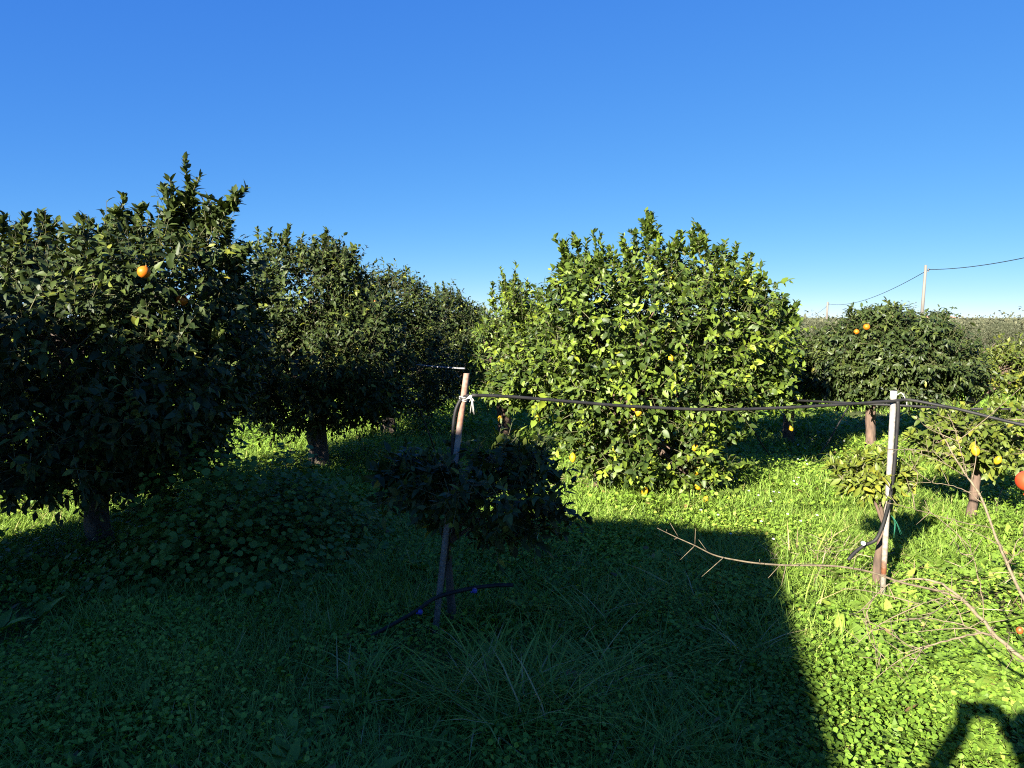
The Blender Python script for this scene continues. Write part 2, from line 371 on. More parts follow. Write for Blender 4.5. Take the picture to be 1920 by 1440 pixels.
# ------------------------------------------------------------------ crowns
def crown(mb, blobs, n, leaf=.075, per=8, shoot=.2, lod=0, up=.35, droop=.25, wid=.48, voids=40, vr=.16,
          tshift=0.0, inner=.75, yellow=.02, flush=0.0, spread=(.75, 1.25)):
    C = np.array([b[0] for b in blobs]); Rr = np.array([b[1] for b in blobs])
    wt = (Rr[:, 0] * Rr[:, 1] + Rr[:, 1] * Rr[:, 2] + Rr[:, 0] * Rr[:, 2]); wt = wt / wt.sum()
    k = int(n * 1.7)
    bi = rng.choice(len(C), k, p=wt)
    dv = nrm(rng.normal(size=(k, 3)))
    r = rng.random(k) ** .38 * (1 + .10 * np.clip(rng.normal(size=k), -2, 1.3))
    p = C[bi] + dv * r[:, None] * Rr[bi]
    q = np.linalg.norm((p[:, None] - C[None]) / Rr[None], axis=-1).min(1)
    keep = (q > .58) | (rng.random(k) > inner)
    # hollows between the branches, leaf clumps stand between them
    vc = C[rng.choice(len(C), voids, p=wt)] + nrm(rng.normal(size=(voids, 3))) * Rr[rng.choice(len(C), voids, p=wt)] * .95
    dist = np.linalg.norm(p[:, None] - vc[None], axis=-1)
    keep &= ~((dist < vr * (.6 + .8 * rng.random(voids))[None]).any(1) & (rng.random(k) < .85))
    keep &= p[:, 2] > .12
    p, dv, bi = p[keep][:n], dv[keep][:n], bi[keep][:n]
    S = len(p)
    d = nrm(dv * .8 + np.array([0, 0, up]) + rng.normal(size=(S, 3)) * .35)
    sl = shoot * rng.uniform(.55, 1.35, S)
    # twigs
    a = p - d * sl[:, None] * .5; b = p + d * sl[:, None]
    x = nrm(np.cross(d, np.array([.3, .2, .9]))); y = np.cross(d, x)
    V, off = [], np.arange(S) * 6
    for e, rad in ((a, .0028), (b, .0012)):
        for j in range(3):
            th = j * 2 * math.pi / 3
            V.append(e + (math.cos(th) * x + math.sin(th) * y) * rad)
    V = np.stack(V, 1).reshape(-1, 3)
    F = np.concatenate([np.stack([off + j, off + (j + 1) % 3, off + 3 + (j + 1) % 3, off + 3 + j], 1) for j in range(3)])
    mb.add(V, [F], .5, 1)
    stint = np.clip(rng.normal(.42, .22, S) + tshift, 0, .9)
    t = (np.arange(per) + rng.random((S, per)) * .6) / per
    phi = np.arange(per)[None] * 2.4 + rng.random((S, 1)) * 6.28 + rng.normal(size=(S, per)) * .3
    rad = x[:, None] * np.cos(phi)[..., None] + y[:, None] * np.sin(phi)[..., None]
    ang = rng.uniform(spread[0], spread[1], (S, per)) * (1.1 - .5 * t)
    ld = d[:, None] * np.cos(ang)[..., None] + rad * np.sin(ang)[..., None]
    ld[..., 2] -= droop * rng.uniform(.2, 1.4, (S, per))
    base = p[:, None] + d[:, None] * (sl[:, None] * t)[..., None]
    ln = d[:, None] * .7 + np.array([0, 0, .7]) + rng.normal(size=(S, per, 3)) * .55
    ls = leaf * np.clip(rng.normal(1, .22, (S, per)), .5, 1.6) * (1.05 - .35 * t)
    tint = np.clip(stint[:, None] + rng.normal(size=(S, per)) * .12 + flush * t, 0, .95)
    tint = np.where(rng.random((S, per)) < yellow, rng.uniform(.94, 1, (S, per)), tint)
    N = S * per
    mb.leaves(base.reshape(N, 3), ld.reshape(N, 3), ln.reshape(N, 3), ls.ravel(), (ls * wid * rng.uniform(.8, 1.2, (S, per))).ravel(),
              tint.ravel(), curl=rng.uniform(.05, .38, N), fold=rng.uniform(.1, .5, N), lod=lod)

def sprout(mb, pts, n, leaf=.075, lod=0, side=4, tshift=.05, wid=.48):
    """a long young shoot standing out of the crown, with side shoots"""
    path = curve(pts, 14)
    mb.tube(path, [.006, .0025], 5, .5, 1)
    tt = (np.arange(n) + rng.random(n)) / n
    pos = np.stack([np.interp(tt * 13, np.arange(14), path[:, c]) for c in range(3)], 1)
    tg = nrm(path[-1] - path[0])
    ph = rng.random(n) * 6.28
    x = nrm(np.cross(tg, np.array([.3, .2, .1]))); y = np.cross(tg, x)
    ang = rng.uniform(.5, 1.2, n) * (1.1 - .4 * tt)
    ld = tg * np.cos(ang)[:, None] + (x * np.cos(ph)[:, None] + y * np.sin(ph)[:, None]) * np.sin(ang)[:, None]
    ls = leaf * rng.uniform(.65, 1.25, n) * (1.12 - .3 * tt)
    mb.leaves(pos, ld, tg + rng.normal(size=(n, 3)) * .4 + np.array([0, 0, .3]), ls, ls * wid,
              np.clip(rng.normal(.5 + tshift, .15, n), 0, .93), curl=rng.uniform(0, .35, n), fold=rng.uniform(.1, .5, n), lod=lod)
    ln = np.linalg.norm(path[-1] - path[0])
    for _ in range(side):
        f = random.uniform(.05, .75); b0 = path[int(f * 13)]
        a = random.uniform(0, 6.28)
        dv = np.array([math.cos(a) * .6, math.sin(a) * .6, random.uniform(.4, 1.0)]) * ln * random.uniform(.2, .42) * (1.1 - f)
        sprout(mb, [b0, b0 + dv * .5 + tg * .01, b0 + dv], max(5, int(n * .4)), leaf * .92, lod, 0, tshift, wid)

def blob_set(specs, Y0, inset=.09):
    """(px, py, rx, ry, ahead, depth) measured across the tree at its own distance"""
    out = []
    for px, py, rx, ry, dy, dr in specs:
        Y = Y0 + dy; s = Y / FPX
        r = np.array([rx * s, dr, ry * s]); out.append((P(px, py, Y), np.maximum(r - inset, r * .5)))
    return out

def tree(name, base, label, cat, blobs, n, crown_mat, trunk_r, fork, sprouts=(), fruits=(), fruit_r=.036, fruit='orange', group=None,
         leaf=.075, lod=0, bark='bark', lean=(0, 0), limbs=6, limb_r=.4, sp_n=22, extra=(), auto=(0, .3), crown_kw={}, sp_kw={}):
    base = np.asarray(base, dtype=np.float64)
    root = thing(name, base, label, cat, group)
    bl = blob_set(blobs, base[1], crown_kw.get('shoot', .2) * .5) + [(np.array(a), np.array(b)) for a, b in extra]
    tb = MB()
    top = base + np.array([lean[0], lean[1], fork])
    tr = curve([base + [0, 0, -.12], base + [.01, 0, .02], base + (top - base) * .5 + [random.uniform(-.02, .02), 0, 0], top], 12)
    tb.tube(tr, [trunk_r * 1.9, trunk_r * 1.3, trunk_r, trunk_r * .95, trunk_r * .95], 16, .5, 0, rough=.09)
    order = sorted(range(len(bl)), key=lambda i: -np.prod(bl[i][1]))[:limbs]
    for i in order:
        c = bl[i][0] + np.clip(rng.normal(size=3), -1, 1) * bl[i][1] * .12
        mid = top + (c - top) * .5 + np.array([0, 0, .12 * np.linalg.norm(c - top)])
        q = curve([top - [0, 0, .04], mid, c], 10)
        tb.tube(q, [trunk_r * limb_r * 1.4, trunk_r * limb_r, trunk_r * .12], 7, .5, 0, rough=.04)
        for _ in range(4):
            e = c + nrm(rng.normal(size=3)) * bl[i][1] * .55
            s0 = q[random.randint(4, 8)]
            tb.tube(curve([s0, (s0 + e) / 2 + [0, 0, .05], e], 7), [trunk_r * .22, trunk_r * .06], 5, .5, 0)
    tb.build('trunk', M[bark], root, base)
    mb = MB()
    kw = dict(leaf=leaf, lod=lod); kw.update(crown_kw)
    crown(mb, bl, n, **kw)
    for s in sprouts:
        dy = s[4] if len(s) > 4 else 0
        Y = base[1] + dy
        a, b = P(s[0], s[1], Y), P(s[2], s[3], Y)
        m = (a + b) / 2 + rng.normal(size=3) * .03
        k = dict(leaf=leaf, lod=lod); k.update(sp_kw)
        sprout(mb, [a, m, b], max(8, int(sp_n * 2.5 * np.linalg.norm(b - a) / .45)), **k)
    for _ in range(auto[0]):
        c, r = bl[random.randrange(len(bl))]
        if r.min() < .22: continue
        dv = nrm(np.array([random.gauss(0, 1), random.gauss(0, 1), abs(random.gauss(0, 1)) + .25])); a = c + dv * r * .85
        if a[2] < 1.2: continue
        if min(np.linalg.norm((a - c2) / r2) for c2, r2 in bl) < .7: continue
        b = a + nrm(dv * [.5, .5, .3] + [0, 0, .8]) * auto[1] * random.uniform(.6, 1.3)
        k = dict(leaf=leaf, lod=lod); k.update(sp_kw)
        sprout(mb, [a, (a + b) / 2 + rng.normal(size=3) * .02, b], max(8, int(sp_n * 1.5 * auto[1] / .45)), **k)
    mb.build('crown', [M[crown_mat], M['twig']], root, base)
    for f in fruits:
        fb = MB(); c = P(f[0], f[1], f[2]); r = fruit_r * (f[3] if len(f) > 3 else 1)
        if fruit == 'lemon':
            fb.ball((0, 0, 0), (r * .86, r * .86, r * 1.12), tip=.18)
        else:
            fb.ball((0, 0, 0), (r, r, r * .95))
        fb.tube([(0, 0, r * .8), (.002, 0, r * 1.12)], .003, 5)
        o = fb.build(fruit, M['orange_peel' if fruit == 'orange' else 'lemon_peel'], root)
        o.location = c - base
        o.rotation_euler = (random.uniform(-.5, .5), random.uniform(-.5, .5), 0)
    return root

# ---- the near dark orange tree on the left
tree('orange_tree', G(187, 1040), 'tall dense dark orange tree at the left edge, its lower half in shade', 'orange tree',
     [(150, 640, 250, 170, -.1, 1.05), (40, 560, 170, 130, .1, 1.0), (310, 545, 140, 120, 0, .8), (-90, 640, 180, 200, .2, 1.0), (345, 425, 40, 56, .2, .25), (400, 470, 60, 70, .1, .4),
      (130, 800, 260, 110, -.2, 1.0), (330, 720, 130, 150, -.2, .8), (80, 860, 190, 85, -.2, .8), (290, 830, 130, 100, -.1, .7), (385, 740, 90, 110, 0, .6), (440, 560, 60, 80, .3, .5), (430, 640, 70, 90, .2, .6), (180, 880, 130, 60, -.1, .6), (225, 470, 70, 60, .1, .5), (100, 485, 76, 46, 0, .5)],
     4000, 'orange_leaf', .085, .72,
     sprouts=[(345, 430, 345, 296, .2), (335, 440, 318, 335, .1), (360, 430, 374, 330, .2), (330, 470, 303, 350, .1), (375, 440, 392, 372, .2), (400, 430, 460, 352, .1), (395, 420, 436, 372, .15),
              (225, 450, 232, 366, 0), (215, 460, 222, 392, 0), (265, 450, 276, 392, 0), (70, 470, 74, 396, 0), (40, 470, 48, 404, -.1), (100, 470, 108, 416, 0), (150, 470, 148, 408, 0), (18, 480, 10, 408, 0),
              (190, 470, 195, 412, 0), (420, 500, 428, 420, .1), (440, 520, 470, 460, .1), (270, 480, 250, 415, .1)],
     fruits=[(270, 510, 4.2), (341, 563, 4.75)], leaf=.074, sp_n=28, limbs=9, auto=(60, .2), crown_kw=dict(per=8, shoot=.2, voids=70, vr=.14, droop=.4, yellow=.006))

# ---- the second tree, its bare trunk in front of sunlit grass
tree('orange_tree', G(598, 882), 'rounded dark orange tree on a thick bare trunk against sunlit grass', 'orange tree',
     [(575, 560, 100, 105, 0, .8), (560, 680, 190, 90, -.1, 1.1), (500, 620, 90, 120, 0, .8), (660, 660, 110, 110, 0, .9), (600, 752, 175, 64, 0, .9), (520, 495, 40, 42, 0, .4), (610, 498, 42, 42, 0, .4), (650, 525, 48, 62, 0, .5), (680, 740, 90, 45, 0, .6), (690, 610, 60, 70, 0, .6)],
     3800, 'orange_leaf', .10, .80,
     sprouts=[(655, 510, 662, 462), (640, 500, 646, 470), (625, 490, 622, 445), (490, 500, 482, 428), (512, 490, 508, 430), (545, 480, 543, 424), (560, 490, 566, 440), (608, 480, 612, 432), (585, 490, 588, 446), (640, 520, 664, 464), (650, 540, 658, 478), (670, 560, 668, 500), (530, 490, 526, 440)],
     fruits=[], leaf=.068, sp_n=26, limbs=8, auto=(40, .2), crown_kw=dict(per=8, shoot=.2, voids=60, vr=.16, droop=.35, yellow=.008))

# ---- trees further along the same row
tree('orange_tree', np.array([-1.78, 10.6, 0]), 'dark orange tree third along the left row with one fruit near its top', 'orange tree',
     [(735, 578, 72, 72, 0, .8), (775, 580, 45, 45, 0, .5), (730, 690, 110, 80, 0, .9), (790, 690, 75, 90, 0, .8), (800, 620, 50, 50, 0, .5), (690, 560, 45, 45, 0, .5), (760, 740, 100, 36, 0, .7), (700, 620, 60, 70, 0, .6)],
     2300, 'orange_leaf', .085, .75,
     sprouts=[(700, 560, 697, 512), (725, 550, 729, 500), (760, 560, 764, 502), (712, 560, 708, 520), (745, 550, 746, 512), (780, 590, 783, 536), (680, 560, 676, 514)],
     fruits=[(704, 566, 9.75)], leaf=.07, lod=1, sp_n=20, crown_kw=dict(per=8, shoot=.2, voids=40, vr=.18, droop=.3, yellow=.012))
tree('orange_tree', np.array([-.88, 13.4, 0]), 'orange tree fourth along the left row, behind the rusty post', 'orange tree',
     [(838, 592, 48, 52, 0, .8), (870, 610, 36, 40, 0, .5), (840, 680, 62, 70, 0, .9), (875, 660, 40, 70, 0, .8), (800, 660, 40, 60, 0, .6)],
     1700, 'orange_leaf', .08, .72,
     sprouts=[(818, 590, 816, 532), (832, 580, 830, 530), (858, 590, 860, 545), (845, 585, 848, 545)],
     leaf=.08, lod=1, sp_n=18, crown_kw=dict(per=8, shoot=.22, voids=30, vr=.2, yellow=.01))
tree('orange_tree', np.array([-.70, 18.0, 0]), 'small far orange tree showing between the row and the lemon trees', 'orange tree',
     [(890, 608, 38, 34, 0, .8), (900, 655, 45, 50, 0, .9), (930, 640, 40, 40, 0, .8)],
     800, 'grove_leaf', .1, .72, sprouts=[(880, 600, 872, 572), (905, 600, 908, 568), (893, 600, 892, 575)],
     leaf=.1, lod=1, sp_n=14, crown_kw=dict(per=8, shoot=.24, voids=20, vr=.2))

# ---- the lemon trees in the middle
lemf = [(1483, 803, 6.75, .7), (1198, 772, 5.95), (1188, 764, 6.05, .8), (1008, 786, 6.45, .9), (1074, 858, 6.3), (1100, 836, 6.6), (1303, 839, 6.05, .8), (1309, 912, 6.15), (1306, 884, 6.2, .9), (1209, 922, 6.25), (1126, 902, 6.75, .8), (1258, 672, 6.1, .8), (1323, 936, 6.15, .8)]
tree('lemon_tree', G(1128, 915), 'big sunlit lemon tree in the middle, hung with yellow fruit down to the grass', 'lemon tree',
     [(1210, 620, 190, 140, 0, 1.0), (1110, 600, 110, 120, 0, .8), (1340, 620, 130, 130, 0, .9), (1216, 522, 58, 62, 0, .45), (1080, 560, 42, 56, 0, .4), (1310, 535, 56, 62, 0, .45), (1385, 580, 46, 60, 0, .4), (1430, 650, 70, 80, 0, .6),
      (1020, 700, 90, 80, 0, .7), (1200, 730, 230, 100, -.2, 1.0), (1210, 830, 150, 80, -.3, .8), (1290, 895, 95, 66, -.4, .55), (1325, 930, 50, 40, -.5, .3), (1090, 800, 70, 60, -.1, .5), (1350, 750, 70, 60, -.1, .6), (1145, 540, 50, 44, 0, .45), (1200, 885, 60, 45, -.4, .4), (1435, 640, 48, 60, -.1, .5), (1438, 715, 46, 52, -.1, .5), (960, 730, 60, 45, .2, .5)],
     4000, 'lemon_leaf', .10, .55,
     sprouts=[(1470, 610, 1474, 556, -.1), (1485, 620, 1492, 566, -.1), (1455, 610, 1452, 560), (1170, 500, 1160, 455), (1260, 490, 1262, 450), (1330, 490, 1326, 442), (1350, 500, 1352, 462), (1065, 540, 1062, 452), (1215, 440, 1218, 402), (1300, 470, 1308, 424), (1208, 470, 1210, 395), (1195, 480, 1180, 436), (1225, 480, 1234, 424), (1215, 470, 1202, 415), (1245, 490, 1268, 440), (1185, 490, 1168, 440), (1060, 520, 1040, 446), (1075, 520, 1072, 438), (1110, 510, 1112, 434), (1125, 510, 1125, 442), (1095, 520, 1100, 450), (1050, 520, 1056, 470),
              (1150, 500, 1146, 466), (1300, 480, 1302, 416), (1285, 480, 1278, 436), (1315, 490, 1318, 440), (1340, 500, 1338, 460), (1360, 510, 1362, 452), (1375, 520, 1380, 456), (1400, 540, 1414, 478), (1425, 570, 1436, 515), (1415, 560, 1428, 492), (1440, 600, 1446, 548),
              (1420, 720, 1484, 792, -.42), (1420, 730, 1516, 778, -.4), (1425, 700, 1500, 740, -.3), (1420, 690, 1496, 690, -.3), (1385, 880, 1420, 866, -.4), (1350, 840, 1400, 805, -.3)],
     fruits=[(f[0], f[1], f[2] + random.uniform(.18, .34)) + tuple(f[3:]) for f in lemf], fruit='lemon', fruit_r=.034, leaf=.078, sp_n=24, auto=(60, .26), limbs=10, bark='bark_pale',
     crown_kw=dict(per=7, shoot=.17, voids=130, vr=.17, droop=.25, wid=.56, yellow=.006, flush=.06, spread=(.7, 1.35)), sp_kw=dict(wid=.5, tshift=-.05, leaf=.07))
tree('lemon_tree', np.array([-.12, 9.6, 0]), 'yellow-green lemon tree behind the rusty post, left of the big one', 'lemon tree',
     [(960, 600, 38, 70, 0, .6), (985, 620, 50, 70, 0, .7), (930, 680, 55, 75, 0, .8), (985, 710, 70, 60, 0, .8), (910, 640, 30, 40, 0, .5), (1010, 590, 30, 45, 0, .5)],
     1500, 'lemon_leaf', .09, .6,
     sprouts=[(945, 560, 938, 502), (968, 560, 968, 494), (955, 570, 948, 516), (985, 560, 988, 524), (930, 590, 926, 530), (1010, 570, 1016, 540)],
     fruits=[(938, 787, 9.3)], fruit='lemon', fruit_r=.042, leaf=.075, lod=1, sp_n=18, bark='bark_pale', crown_kw=dict(per=7, shoot=.2, voids=40, vr=.17, wid=.52, flush=.08, yellow=.008))
tree('lemon_tree', np.array([3.62, 9.6, 0]), 'low lemon tree half hidden behind the right side of the big lemon tree', 'lemon tree',
     [(1470, 650, 40, 50, -.2, .5), (1465, 710, 70, 50, 0, .8), (1505, 720, 45, 45, 0, .6), (1500, 670, 40, 45, 0, .6)],
     1100, 'lemon_leaf', .07, .5, sprouts=[(1470, 610, 1474, 566), (1485, 610, 1490, 575)], leaf=.075, lod=1, sp_n=18, bark='bark_pale', crown_kw=dict(per=7, shoot=.18, voids=40, vr=.17, wid=.5, tshift=-.1))

# ---- the round orange tree on the right
tree('orange_tree', G(1628, 852), 'round clipped orange tree on a brown trunk behind the white post', 'orange tree',
     [(1685, 665, 120, 70, 0, .95), (1690, 620, 90, 40, 0, .7), (1620, 660, 70, 70, 0, .8), (1740, 690, 80, 55, 0, .8), (1655, 600, 45, 28, 0, .4), (1680, 730, 100, 28, -.1, .7), (1590, 700, 60, 45, 0, .6), (1625, 600, 24, 26, 0, .3), (1780, 700, 45, 50, 0, .6), (1560, 680, 45, 45, 0, .6), (1570, 640, 40, 38, 0, .45), (1545, 690, 42, 44, 0, .5), (1560, 730, 50, 26, 0, .5)],
     3500, 'grove_leaf', .058, .6,
     sprouts=[(1604, 612, 1600, 574), (1615, 612, 1616, 576), (1626, 610, 1632, 578), (1654, 604, 1652, 574), (1662, 600, 1662, 562), (1672, 602, 1678, 568), (1770, 605, 1768, 592), (1700, 605, 1702, 586)], auto=(30, .2),
     fruits=[(1625, 613, 8.25), (1606, 622, 8.62, .85)], leaf=.078, lod=0, bark='bark_pale', sp_n=22, limbs=7,
     crown_kw=dict(per=8, shoot=.17, voids=50, vr=.1, droop=.62, up=.15, wid=.42, yellow=.004))
tree('lemon_tree', np.array([5.75, 9.4, 0]), 'yellowing lemon tree at the right edge in front of the grey-green scrub', 'lemon tree',
     [(1880, 700, 52, 44, 0, .6), (1850, 720, 36, 34, 0, .5), (1920, 690, 50, 60, 0, .6), (1960, 710, 50, 60, 0, .6)],
     800, 'yellow_leaf', .05, .5, sprouts=[(1835, 700, 1832, 640), (1868, 680, 1866, 650)], fruits=[(1815, 727, 9.2, .8)], fruit='lemon', fruit_r=.035,
     leaf=.07, lod=1, bark='bark_pale', sp_n=16, crown_kw=dict(per=7, shoot=.17, voids=30, vr=.12, wid=.5))
tree('young_lemon_tree', G(1815, 988), 'open young lemon tree with a pale trunk and two yellow fruit at the right', 'lemon tree',
     [(1800, 800, 60, 34, 0, .35), (1870, 810, 70, 50, 0, .4), (1750, 830, 50, 30, 0, .3), (1900, 860, 60, 40, -.1, .35), (1850, 850, 55, 28, -.1, .3), (1790, 850, 60, 20, 0, .3), (1940, 810, 60, 60, 0, .4)],
     380, 'sapling_leaf', .034, .46, sprouts=[(1780, 800, 1760, 768), (1850, 790, 1862, 748), (1900, 790, 1912, 750), (1730, 840, 1690, 828), (1820, 790, 1815, 770)],
     fruits=[(1829, 845, 5.35), (1871, 863, 5.42, .85)], fruit='lemon', fruit_r=.034, leaf=.07, bark='bark_pale', lean=(.06, .02), sp_n=18, limbs=7,
     crown_kw=dict(per=6, shoot=.14, voids=22, vr=.09, wid=.52, inner=.4, flush=.1))
# ---- the two young trees at the posts
tree('young_orange_tree', G(1639, 1106), 'leafy orange sapling tied to the white post', 'orange sapling',
     [(1630, 900, 62, 34, 0, .2), (1600, 890, 40, 22, 0, .15), (1660, 905, 40, 40, 0, .18), (1690, 900, 32, 24, 0, .14)],
     90, 'sapling_leaf', .021, .43, sprouts=[(1580, 900, 1552, 880), (1605, 890, 1586, 850), (1640, 890, 1636, 845), (1690, 890, 1716, 870), (1660, 880, 1664, 848), (1620, 880, 1610, 852)],
     leaf=.072, bark='bark_pale', lean=(.05, 0), sp_n=20, limbs=4, crown_kw=dict(per=8, shoot=.1, voids=5, vr=.05, wid=.36, tshift=.3, spread=(.5, 1.1), inner=.3), sp_kw=dict(wid=.36, tshift=.2))
tree('young_orange_tree', G(845, 1180), 'bushy young orange tree in the shade beside the leaning rusty post', 'orange tree',
     [(865, 910, 84, 42, -.22, .30), (955, 920, 88, 56, -.08, .36), (820, 925, 50, 30, -.2, .2), (785, 905, 64, 30, 0, .26), (1035, 945, 44, 42, 0, .25), (900, 970, 80, 34, 0, .3), (735, 893, 40, 18, 0, .18), (930, 860, 50, 34, 0, .22), (990, 880, 40, 40, 0, .2), (835, 985, 40, 20, 0, .15), (925, 1000, 44, 24, 0, .18), (1000, 985, 40, 26, 0, .18)],
     760, 'orange_leaf', .022, .50, sprouts=[(730, 895, 690, 880), (1030, 900, 1068, 880), (790, 890, 770, 850), (860, 880, 850, 835), (960, 850, 968, 820), (1010, 960, 1058, 975)],
     leaf=.064, lean=(-.02, 0), auto=(40, .16), sp_n=18, limbs=6, crown_kw=dict(per=8, shoot=.15, voids=44, vr=.10, yellow=.012, droop=.15, inner=.5))

# ------------------------------------------------------------------ olive grove and scrub beyond
def olive(name, label, cat, seed):
    root = thing(name, (0, 0, 0), label, cat, 'olive trees in the grove beyond the orchard')
    tb = MB()
    for a in range(3):
        th = a * 2.1 + seed
        tb.tube(curve([(0, 0, -.1), (.1 * math.cos(th), .1 * math.sin(th), .5), (.6 * math.cos(th), .6 * math.sin(th), 1.2)], 8), [.13, .08, .03], 7, rough=.06)
    tb.build('trunk', M['bark'], root)
    mb = MB()
    bl = [(np.array([0, 0, 1.1]), np.array([1.2, 1.1, .75]))]
    for i in range(7):
        a = rng.random() * 6.28; r = rng.uniform(.5, 1.1)
        bl.append((np.array([r * math.cos(a), r * math.sin(a), rng.uniform(.6, 1.45)]), rng.uniform(.35, .65, 3)))
    crown(mb, bl, 700, leaf=.13, per=7, shoot=.3, lod=4, up=.5, droop=0, wid=.3, voids=50, vr=.22, spread=(.3, .8))
    mb.build('crown', [M['olive_leaf'], M['twig']], root)
    return root

def clone(root, loc, rot, sc):
    r = root.copy(); COL.objects.link(r); r.location = loc; r.rotation_euler = (0, 0, rot); r.scale = (sc, sc, sc)
    for ch in list(root.children):
        c = ch.copy(); COL.objects.link(c); c.parent = r
    return r
olives = [olive('olive_tree', 'bushy grey-green olive tree standing in the scrubby grove beyond the orchard', 'olive tree', s) for s in (0, 1)]
spots = []
for Y in (24, 28, 33, 39, 46, 55, 66):
    for x in np.arange(.26 * Y, .80 * Y, 3.2 + Y * .02):
        spots.append((x + rng.uniform(-.9, .9), Y + rng.uniform(-1.5, 1.5)))
for Y in (30, 42, 60):
    for x in np.arange(-.10 * Y, .06 * Y, 4.5):
        spots.append((x + rng.uniform(-.9, .9), Y + rng.uniform(-1.5, 1.5)))
for i, (x, y) in enumerate(spots):
    sc = rng.uniform(.60, .82)
    if i < 2:
        o = olives[i]; o.location = (x, y, 0); o.scale = (sc,) * 3
    else:
        clone(olives[i % 2], (x, y, 0), rng.random() * 6.28, sc)

def far_wood():
    mb = MB(); n = 5200
    Y = 75 * (13 ** rng.random(n)); X = rng.uniform(-.85, .85, n) * Y
    hh = rng.uniform(.7, 1.9, n) * (1 + (rng.random(n) < .07) * rng.uniform(.4, 1.3, n)) * (1 + Y / 1500)
    k = 30
    c = np.stack([X, Y, hh * .45], 1)
    dv = nrm(rng.normal(size=(n, k, 3)))
    p = c[:, None] + dv * np.stack([hh * 1.0, hh * 1.0, hh * .52], 1)[:, None] * rng.uniform(.6, 1, (n, k, 1))
    p[..., 2] = np.maximum(p[..., 2], .05)
    sz = np.repeat((.20 + .0024 * Y)[:, None], k, 1) * rng.uniform(.6, 1.4, (n, k))
    tint = np.clip(rng.normal(.45, .2, (n, 1)) + rng.normal(size=(n, k)) * .12, 0, 1)
    N = n * k
    mb.leaves(p.reshape(N, 3), nrm(rng.normal(size=(N, 3)) + np.array([0, 0, .6])), dv.reshape(N, 3) + rng.normal(size=(N, 3)) * .4, sz.ravel(), (sz * .6).ravel(), tint.ravel(), lod=4)
    o = mb.build('distant_scrub', M['far_leaf'])
    tag(o, 'low grey-green scrub and woodland running to the horizon', 'scrub', kind='stuff')
far_wood()

# ------------------------------------------------------------------ ground cover
def region(n, y0, y1, margin=1.3):
    """evenly over the ground the picture can show between two distances"""
    k = .74
    A0, A1 = y0, y1
    out = np.zeros((0, 2))
    while len(out) < n:
        y = rng.uniform(A0, A1, n * 2); wmax = k * A1 + margin
        x = rng.uniform(-wmax, wmax, n * 2)
        m = np.abs(x) < k * y + margin
        out = np.concatenate([out, np.stack([x, y], 1)[m]])
    return out[:n]

TR = [(G(1128, 915)[:2], .8), (G(187, 1040)[:2], .5), (G(598, 882)[:2], .5)]
def patch(x, y, s, ph):
    return np.sin(x * s + ph) * np.sin(y * s * 1.1 + ph * 1.7) + .6 * np.sin(x * s * 2.3 - y * s * 1.7 + ph * 2.3) + .4 * np.sin(x * s * 4.1 + y * s * 3.7 + ph)

